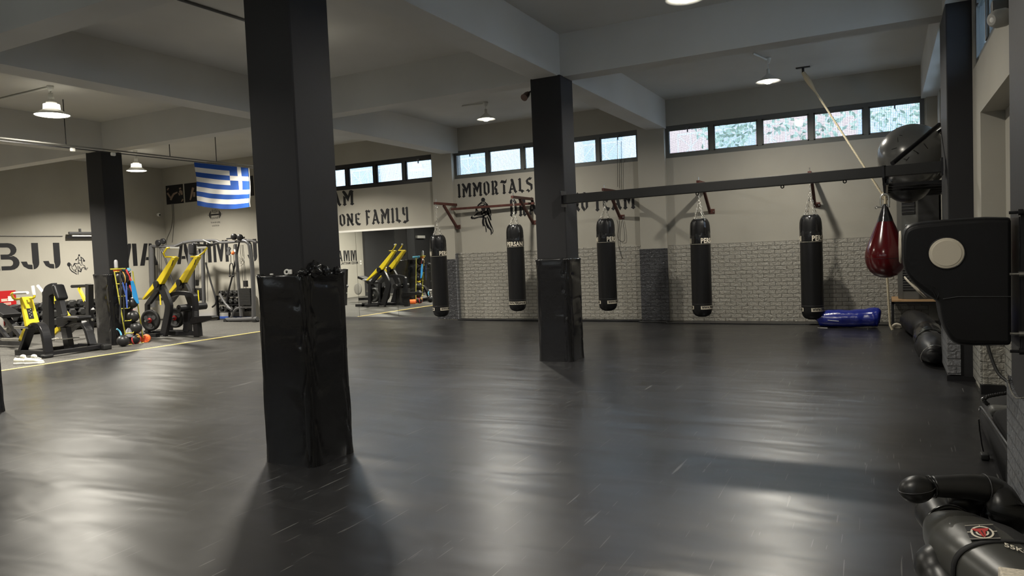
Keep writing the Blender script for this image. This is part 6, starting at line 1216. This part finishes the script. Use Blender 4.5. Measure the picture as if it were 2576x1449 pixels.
# torso: an ellipse swept along the axis, broad at the shoulders
neck = pz(2382, 1325, 0.15); ax1 = pz(2458, 1385, 0.16); ax2 = pz(2545, 1455, 0.16); axd = (ax2-ax1).normalized()
far_ = ax2+axd*0.22
def torso_fn(f, th, r): return r
P_ = smoothpath([neck-axd*0.02, neck+axd*0.05, ax1, (ax1+ax2)/2, ax2, far_], 5); n = len(P_); W_ = [0.075, 0.125, 0.19, 0.195, 0.185, 0.17]; H_ = [0.075, 0.095, 0.125, 0.13, 0.125, 0.12]; vs = []; seg = 36
for i in range(n):
    f = i/(n-1)*(len(W_)-1); k = min(int(f), len(W_)-2); w_ = W_[k]+(W_[k+1]-W_[k])*(f-k); h_ = H_[k]+(H_[k+1]-H_[k])*(f-k)
    d = (P_[min(i+1, n-1)]-P_[max(i-1, 0)]).normalized(); b_ = (Vector((0, 0, 1))-d*d.z).normalized(); a_ = d.cross(b_)
    for q in range(seg): th = 2*PI*q/seg; e = 0.8; vs.append(P_[i]+a_*math.copysign(abs(math.cos(th))**e, math.cos(th))*w_+b_*math.copysign(abs(math.sin(th))**e, math.sin(th))*h_)
fs = [tuple(range(seg))[::-1], tuple(range((n-1)*seg, n*seg))]
for i in range(n-1):
    for q in range(seg): q2 = (q+1) % seg; fs.append((i*seg+q, i*seg+q2, (i+1)*seg+q2, (i+1)*seg+q))
body = MB().add(vs, fs, 0, True)
for fi in range(2, len(fs)):
    i_, q_i = divmod(fi-2, seg)
    if i_ >= 7 and 10 <= q_i < 30: body.m[fi] = 1
body = body.build('torso', [M_dg, M_dc], t)
TV = vs
# head with collar roll
cap([HC+V(-0.055, 0.065, 0.01), HC+V(-0.05, 0.055, 0.01), HC+V(-0.02, 0.02, 0.005), neck+V(-0.01, 0.0, 0.0), neck+axd*0.04], [0.02, 0.075, 0.092, 0.085, 0.072], 'head', M_dl)
for s_, r_ in ((0.0, 0.012), (0.022, 0.014)): MB().torus(neck+axd*s_+V(0, 0, 0.0), 0.086+s_*0.6, r_, axd, 32, 8).build('collar_roll', M_shine, t)
# far arm: shoulder -> elbow -> forearm lying across above the head -> ball fist
e1 = pz(2530, 1285, 0.25); e2 = pz(2505, 1240, 0.31); e3 = pz(2455, 1226, 0.34); e4 = pz(2400, 1224, 0.345); w1 = pz(2345, 1224, 0.345)
cap([SH2+V(0.02, -0.03, 0.0), e1, e2, e3, e4, w1], [0.075, 0.072, 0.066, 0.058, 0.052, 0.047], 'raised_arm', M_dl, fn=lambda f, th, r: r*(1+0.05*noise.noise(Vector((f*9, math.cos(th)*2, math.sin(th)*2)))*(1.4 if 0.1 < f < 0.55 else 0.3)))
fh = pz(2306, 1231, 0.335); fdir = (fh-w1).normalized()
R_ = fdir.to_track_quat('X', 'Z').to_matrix()
o = MB().ball(fh, (0.078, 0.062, 0.062), 28, 18, 0, R_).build('fist', M_dl, t)
MB().torus(fh, 0.0775, 0.0018, R_ @ Vector((0, 0.25, 1)), 40, 5, stretch=1.0).build('seam', M_gmetal, o) if False else None
sm = MB(); pts = []
for k in range(33): a_ = PI*2*k/32; pts.append(fh+R_ @ Vector((0.0792*math.cos(a_), 0.0632*math.sin(a_), 0.004)))
sm.tube(pts, 0.0016, 5).build('seam', M_gmetal, o)
cf = MB().torus(w1+fdir*0.004, 0.047, 0.006, fdir, 28, 6); cf.build('wrist_seam', M_shine, t)
MB().torus((e3+e4)/2+(e3-e4)*0.9, 0.060, 0.0018, (e3-e4).normalized(), 28, 5).build('sleeve_seam', M_gmetal, t)
# second forearm under the raised one
cap([SH2+V(-0.05, 0.02, -0.02), pz(2470, 1262, 0.22), pz(2420, 1262, 0.24), pz(2385, 1262, 0.24)], [0.06, 0.062, 0.055, 0.03], 'lower_arm', M_dl)
# near arm hangs down out of the picture
cap([SH1+V(0.03, 0.0, 0.0), SH1+V(-0.03, -0.05, -0.02), pz(2375, 1470, 0.07), pz(2420, 1560, 0.06)], [0.085, 0.085, 0.07, 0.055], 'near_arm', M_dl)
# shoulder sleeve openings
MB().torus(SH2+V(0.02, -0.035, 0.01), 0.098, 0.009, (e1-SH2).normalized(), 32, 6).build('sleeve_roll', M_shine, t)
# canvas vest strap over the chest, patch and weight print: laid on the torso surface
def surf(x, y, lift=0.003):
    """point of the torso surface met by the picture ray"""
    from mathutils.bvhtree import BVHTree
    global _BV
    try: _BV
    except NameError: _BV = BVHTree.FromPolygons([tuple(v) for v in TV], fs)
    h = _BV.ray_cast(CP, ray(x, y).normalized()); 
    return (h[0]+h[1]*(lift if h[1].dot(ray(x, y)) < 0 else -lift)) if h[0] is not None else None
def patch(name, m, corners, nu, nv, lift, parent=t):
    """quad given by four picture corners, draped on the torso"""
    mb = MB(); vs_ = []; ok = True
    for j in range(nv+1):
        for i in range(nu+1):
            u_, v_ = i/nu, j/nv; x = (corners[0][0]*(1-u_)+corners[1][0]*u_)*(1-v_)+(corners[3][0]*(1-u_)+corners[2][0]*u_)*v_; y = (corners[0][1]*(1-u_)+corners[1][1]*u_)*(1-v_)+(corners[3][1]*(1-u_)+corners[2][1]*u_)*v_
            p = surf(x, y, lift)
            if p is None: p = vs_[-1] if vs_ else pz(x, y, 0.28)
            vs_.append(p)
    fs_ = [(j*(nu+1)+i, j*(nu+1)+i+1, (j+1)*(nu+1)+i+1, (j+1)*(nu+1)+i) for j in range(nv) for i in range(nu)]
    return mb.add(vs_, fs_, 0, True).build(name, m, parent)
def cq(x, y): return (2260+x/5.386, 1180+y/5.386)
R1, R2 = 18, 19; vb_ = []
for i in (R1, R2):
    cc0 = sum((TV[i*seg+q] for q in range(seg)), Vector())/seg
    for q in range(seg): vb_.append(cc0+(TV[i*seg+q]-cc0)*1.035)
for i in (R2, R1):
    cc0 = sum((TV[i*seg+q] for q in range(seg)), Vector())/seg
    for q in range(seg): vb_.append(cc0+(TV[i*seg+q]-cc0)*1.0)
MB().add(vb_, [(j*seg+q, j*seg+(q+1) % seg, ((j+1) % 4)*seg+(q+1) % seg, ((j+1) % 4)*seg+q) for j in range(4) for q in range(seg)], 0, True).build('belt_strap', M_dc, t)
pc_ = [cq(905, 800), cq(1282, 785), cq(1385, 975), cq(985, 982)]
pb_ = patch('logo_patch', M_black, pc_, 10, 8, 0.007)
def on_patch(u_, v_):
    x = (pc_[0][0]*(1-u_)+pc_[1][0]*u_)*(1-v_)+(pc_[3][0]*(1-u_)+pc_[2][0]*u_)*v_; y = (pc_[0][1]*(1-u_)+pc_[1][1]*u_)*(1-v_)+(pc_[3][1]*(1-u_)+pc_[2][1]*u_)*v_; return x, y
def ringp(name, m, r0, r1, lift, cx=0.5, cy=0.5, sq=1.0, n=40):
    mb = MB(); vs_ = []
    for k in range(n):
        a_ = 2*PI*k/n
        for r_ in (r0, r1): vs_.append(surf(*on_patch(cx+r_*math.cos(a_)*0.52, cy+r_*math.sin(a_)*sq), lift))
    if any(v is None for v in vs_): return
    mb.add(vs_, [(2*k, 2*k+1, (2*k+3) % (2*n), (2*k+2) % (2*n)) for k in range(n)]).build(name, m, pb_)
ringp('logo_ring', M_prt, 0.62, 0.76, 0.009, sq=0.60); ringp('logo_ring', M_prt, 0.30, 0.44, 0.009, sq=0.60)
def polyp(name, m, pts, lift):
    vs_ = [surf(*on_patch(*p), lift) for p in pts]
    if any(v is None for v in vs_): return
    MB().add(vs_, [tuple(range(len(vs_)))]).build(name, m, pb_)
polyp('logo_emblem', mat('logo_red', (0.5, 0.03, 0.025), 0.5), [(0.18, 0.25), (0.80, 0.25), (0.70, 0.42), (0.62, 0.46), (0.56, 0.82), (0.50, 0.88), (0.44, 0.82), (0.36, 0.46), (0.26, 0.42)], 0.011)
polyp('logo_slit', M_black, [(0.47, 0.42), (0.50, 0.42), (0.525, 0.86), (0.505, 0.88)], 0.0125)
for q in (((0.49, 0.0), (0.51, 0.0), (0.51, 0.12), (0.49, 0.12)), ((0.49, 0.88), (0.51, 0.88), (0.51, 1.0), (0.49, 1.0)), ((0.0, 0.48), (0.12, 0.48), (0.12, 0.52), (0.0, 0.52)), ((0.88, 0.48), (1.0, 0.48), (1.0, 0.52), (0.88, 0.52)), ((0.0, 0.0), (1.0, 0.0), (1.0, 0.02), (0.0, 0.02)), ((0.0, 0.98), (1.0, 0.98), (1.0, 1.0), (0.0, 1.0))): polyp('logo_line', M_prt, q, 0.012)
# 55KG
v2, f2 = text_polys('55KG', 1.0, 0.02); xs_ = [v[0] for v in v2]; ys_ = [v[1] for v in v2]; x0_, x1_, y0_, y1_ = min(xs_), max(xs_), min(ys_), max(ys_)
qc = [cq(1430, 1018), cq(1790, 1145), cq(1810, 1200), cq(1440, 1075)]
vs_ = []
for x, y in v2:
    u_, v_ = (x-x0_)/(x1_-x0_), 1-(y-y0_)/(y1_-y0_); X_ = (qc[0][0]*(1-u_)+qc[1][0]*u_)*(1-v_)+(qc[3][0]*(1-u_)+qc[2][0]*u_)*v_; Y_ = (qc[0][1]*(1-u_)+qc[1][1]*u_)*(1-v_)+(qc[3][1]*(1-u_)+qc[2][1]*u_)*v_
    vs_.append(surf(X_, Y_, 0.008))
if all(v is not None for v in vs_): MB().add(vs_, f2).build('weight_print', M_prt, t)
# pale speckled box top at the bottom right corner
bx = pz(2510, 1423, 0.42)
o = MB().box((bx.x, bx.y-0.40, 0.0), (bx.x+0.22, bx.y, 0.42)).build('stool', mat('speckled_beige', (0.62, 0.56, 0.46), 0.7, var=(90, 0.25)), bevel=0.006); tag(o, 'pale speckled block cut by the bottom right corner of the picture', 'block')
# ================================================================ outside
r = thing('neighbouring_building', 'pale apartment building with balconies across the street, seen through the high windows', 'building', (-4, 24, 0))
M_fac = mat('pale_render', (0.74, 0.73, 0.72), 0.8); M_fac2 = mat('salmon_render', (0.72, 0.48, 0.42), 0.8)
MB().box((-22, 24, 0), (6, 30, 6.3)).build('facade', M_fac, r); MB().box((-6.5, 23.95, 3.0), (-0.5, 24.0, 6.3)).build('painted_bay', M_fac2, r)
for x0_ in (-20.5, -15.5, -10.2, -5.8, -1.5):
    MB().box((x0_, 22.9, 3.9), (x0_+3.2, 24, 4.05)).build('balcony_slab', M_fac, r)
    mb = MB().box((x0_, 22.92, 4.95), (x0_+3.2, 22.96, 5.0)).box((x0_, 22.92, 4.12), (x0_+3.2, 22.96, 4.16))
    for k in range(9): xx = x0_+k*0.4; mb.bar((xx, 22.94, 4.1), (xx, 22.94, 5.0), 0.03)
    for k in range(4): xx = x0_+k*0.8; mb.bar((xx, 22.94, 4.14), (xx+0.8, 22.94, 4.96), 0.025); mb.bar((xx+0.8, 22.94, 4.14), (xx, 22.94, 4.96), 0.025)
    mb.build('balcony_railing', M_white, r); MB().box((x0_+0.8, 23.9, 4.1), (x0_+2.2, 23.99, 5.9)).build('balcony_window', mat('pale_shutter', (0.50, 0.55, 0.60), 0.6), r)
M_leafm = mat('tree_leaf', (0.45, 0.52, 0.40), 0.7)
def tree(x, y, R_, label, seed):
    rnd = random.Random(seed); t = thing('tree', label, 'tree', (x, y, 0), 'trees outside the windows'); MB().cyl((x, y, 0), (x, y, 3.9), 0.09, 8).build('trunk', M_wood, t)
    mb = MB()
    for k in range(420):
        v = Vector((rnd.gauss(0, 1), rnd.gauss(0, 1), rnd.gauss(0, 1))).normalized()*R_*rnd.uniform(0.3, 1)**0.6; c_ = Vector((x, y, 4.7))+v; a_ = Vector((rnd.uniform(-1, 1), rnd.uniform(-1, 1), rnd.uniform(-1, 1))).normalized()*0.09; b_ = a_.cross(Vector((rnd.uniform(-1, 1), rnd.uniform(-1, 1), rnd.uniform(-1, 1)))).normalized()*0.05
        mb.add([c_-a_, c_+b_, c_+a_, c_-b_], [(0, 1, 2, 3)])
    mb.build('foliage', M_leafm, t)
tree(-3.7, 19.5, 0.9, 'leafy street tree outside the right window band, left one', 1); tree(-1.6, 19.2, 1.2, 'leafy street tree outside the right window band, middle one', 2); tree(0.6, 19.6, 1.1, 'leafy street tree outside the right window band, right one', 3)
struct('ground', MB().box((-40, 14.6, -0.3), (30, 45, -0.1)), mat('asphalt', (0.2, 0.2, 0.2), 0.9), 'street outside the windows')
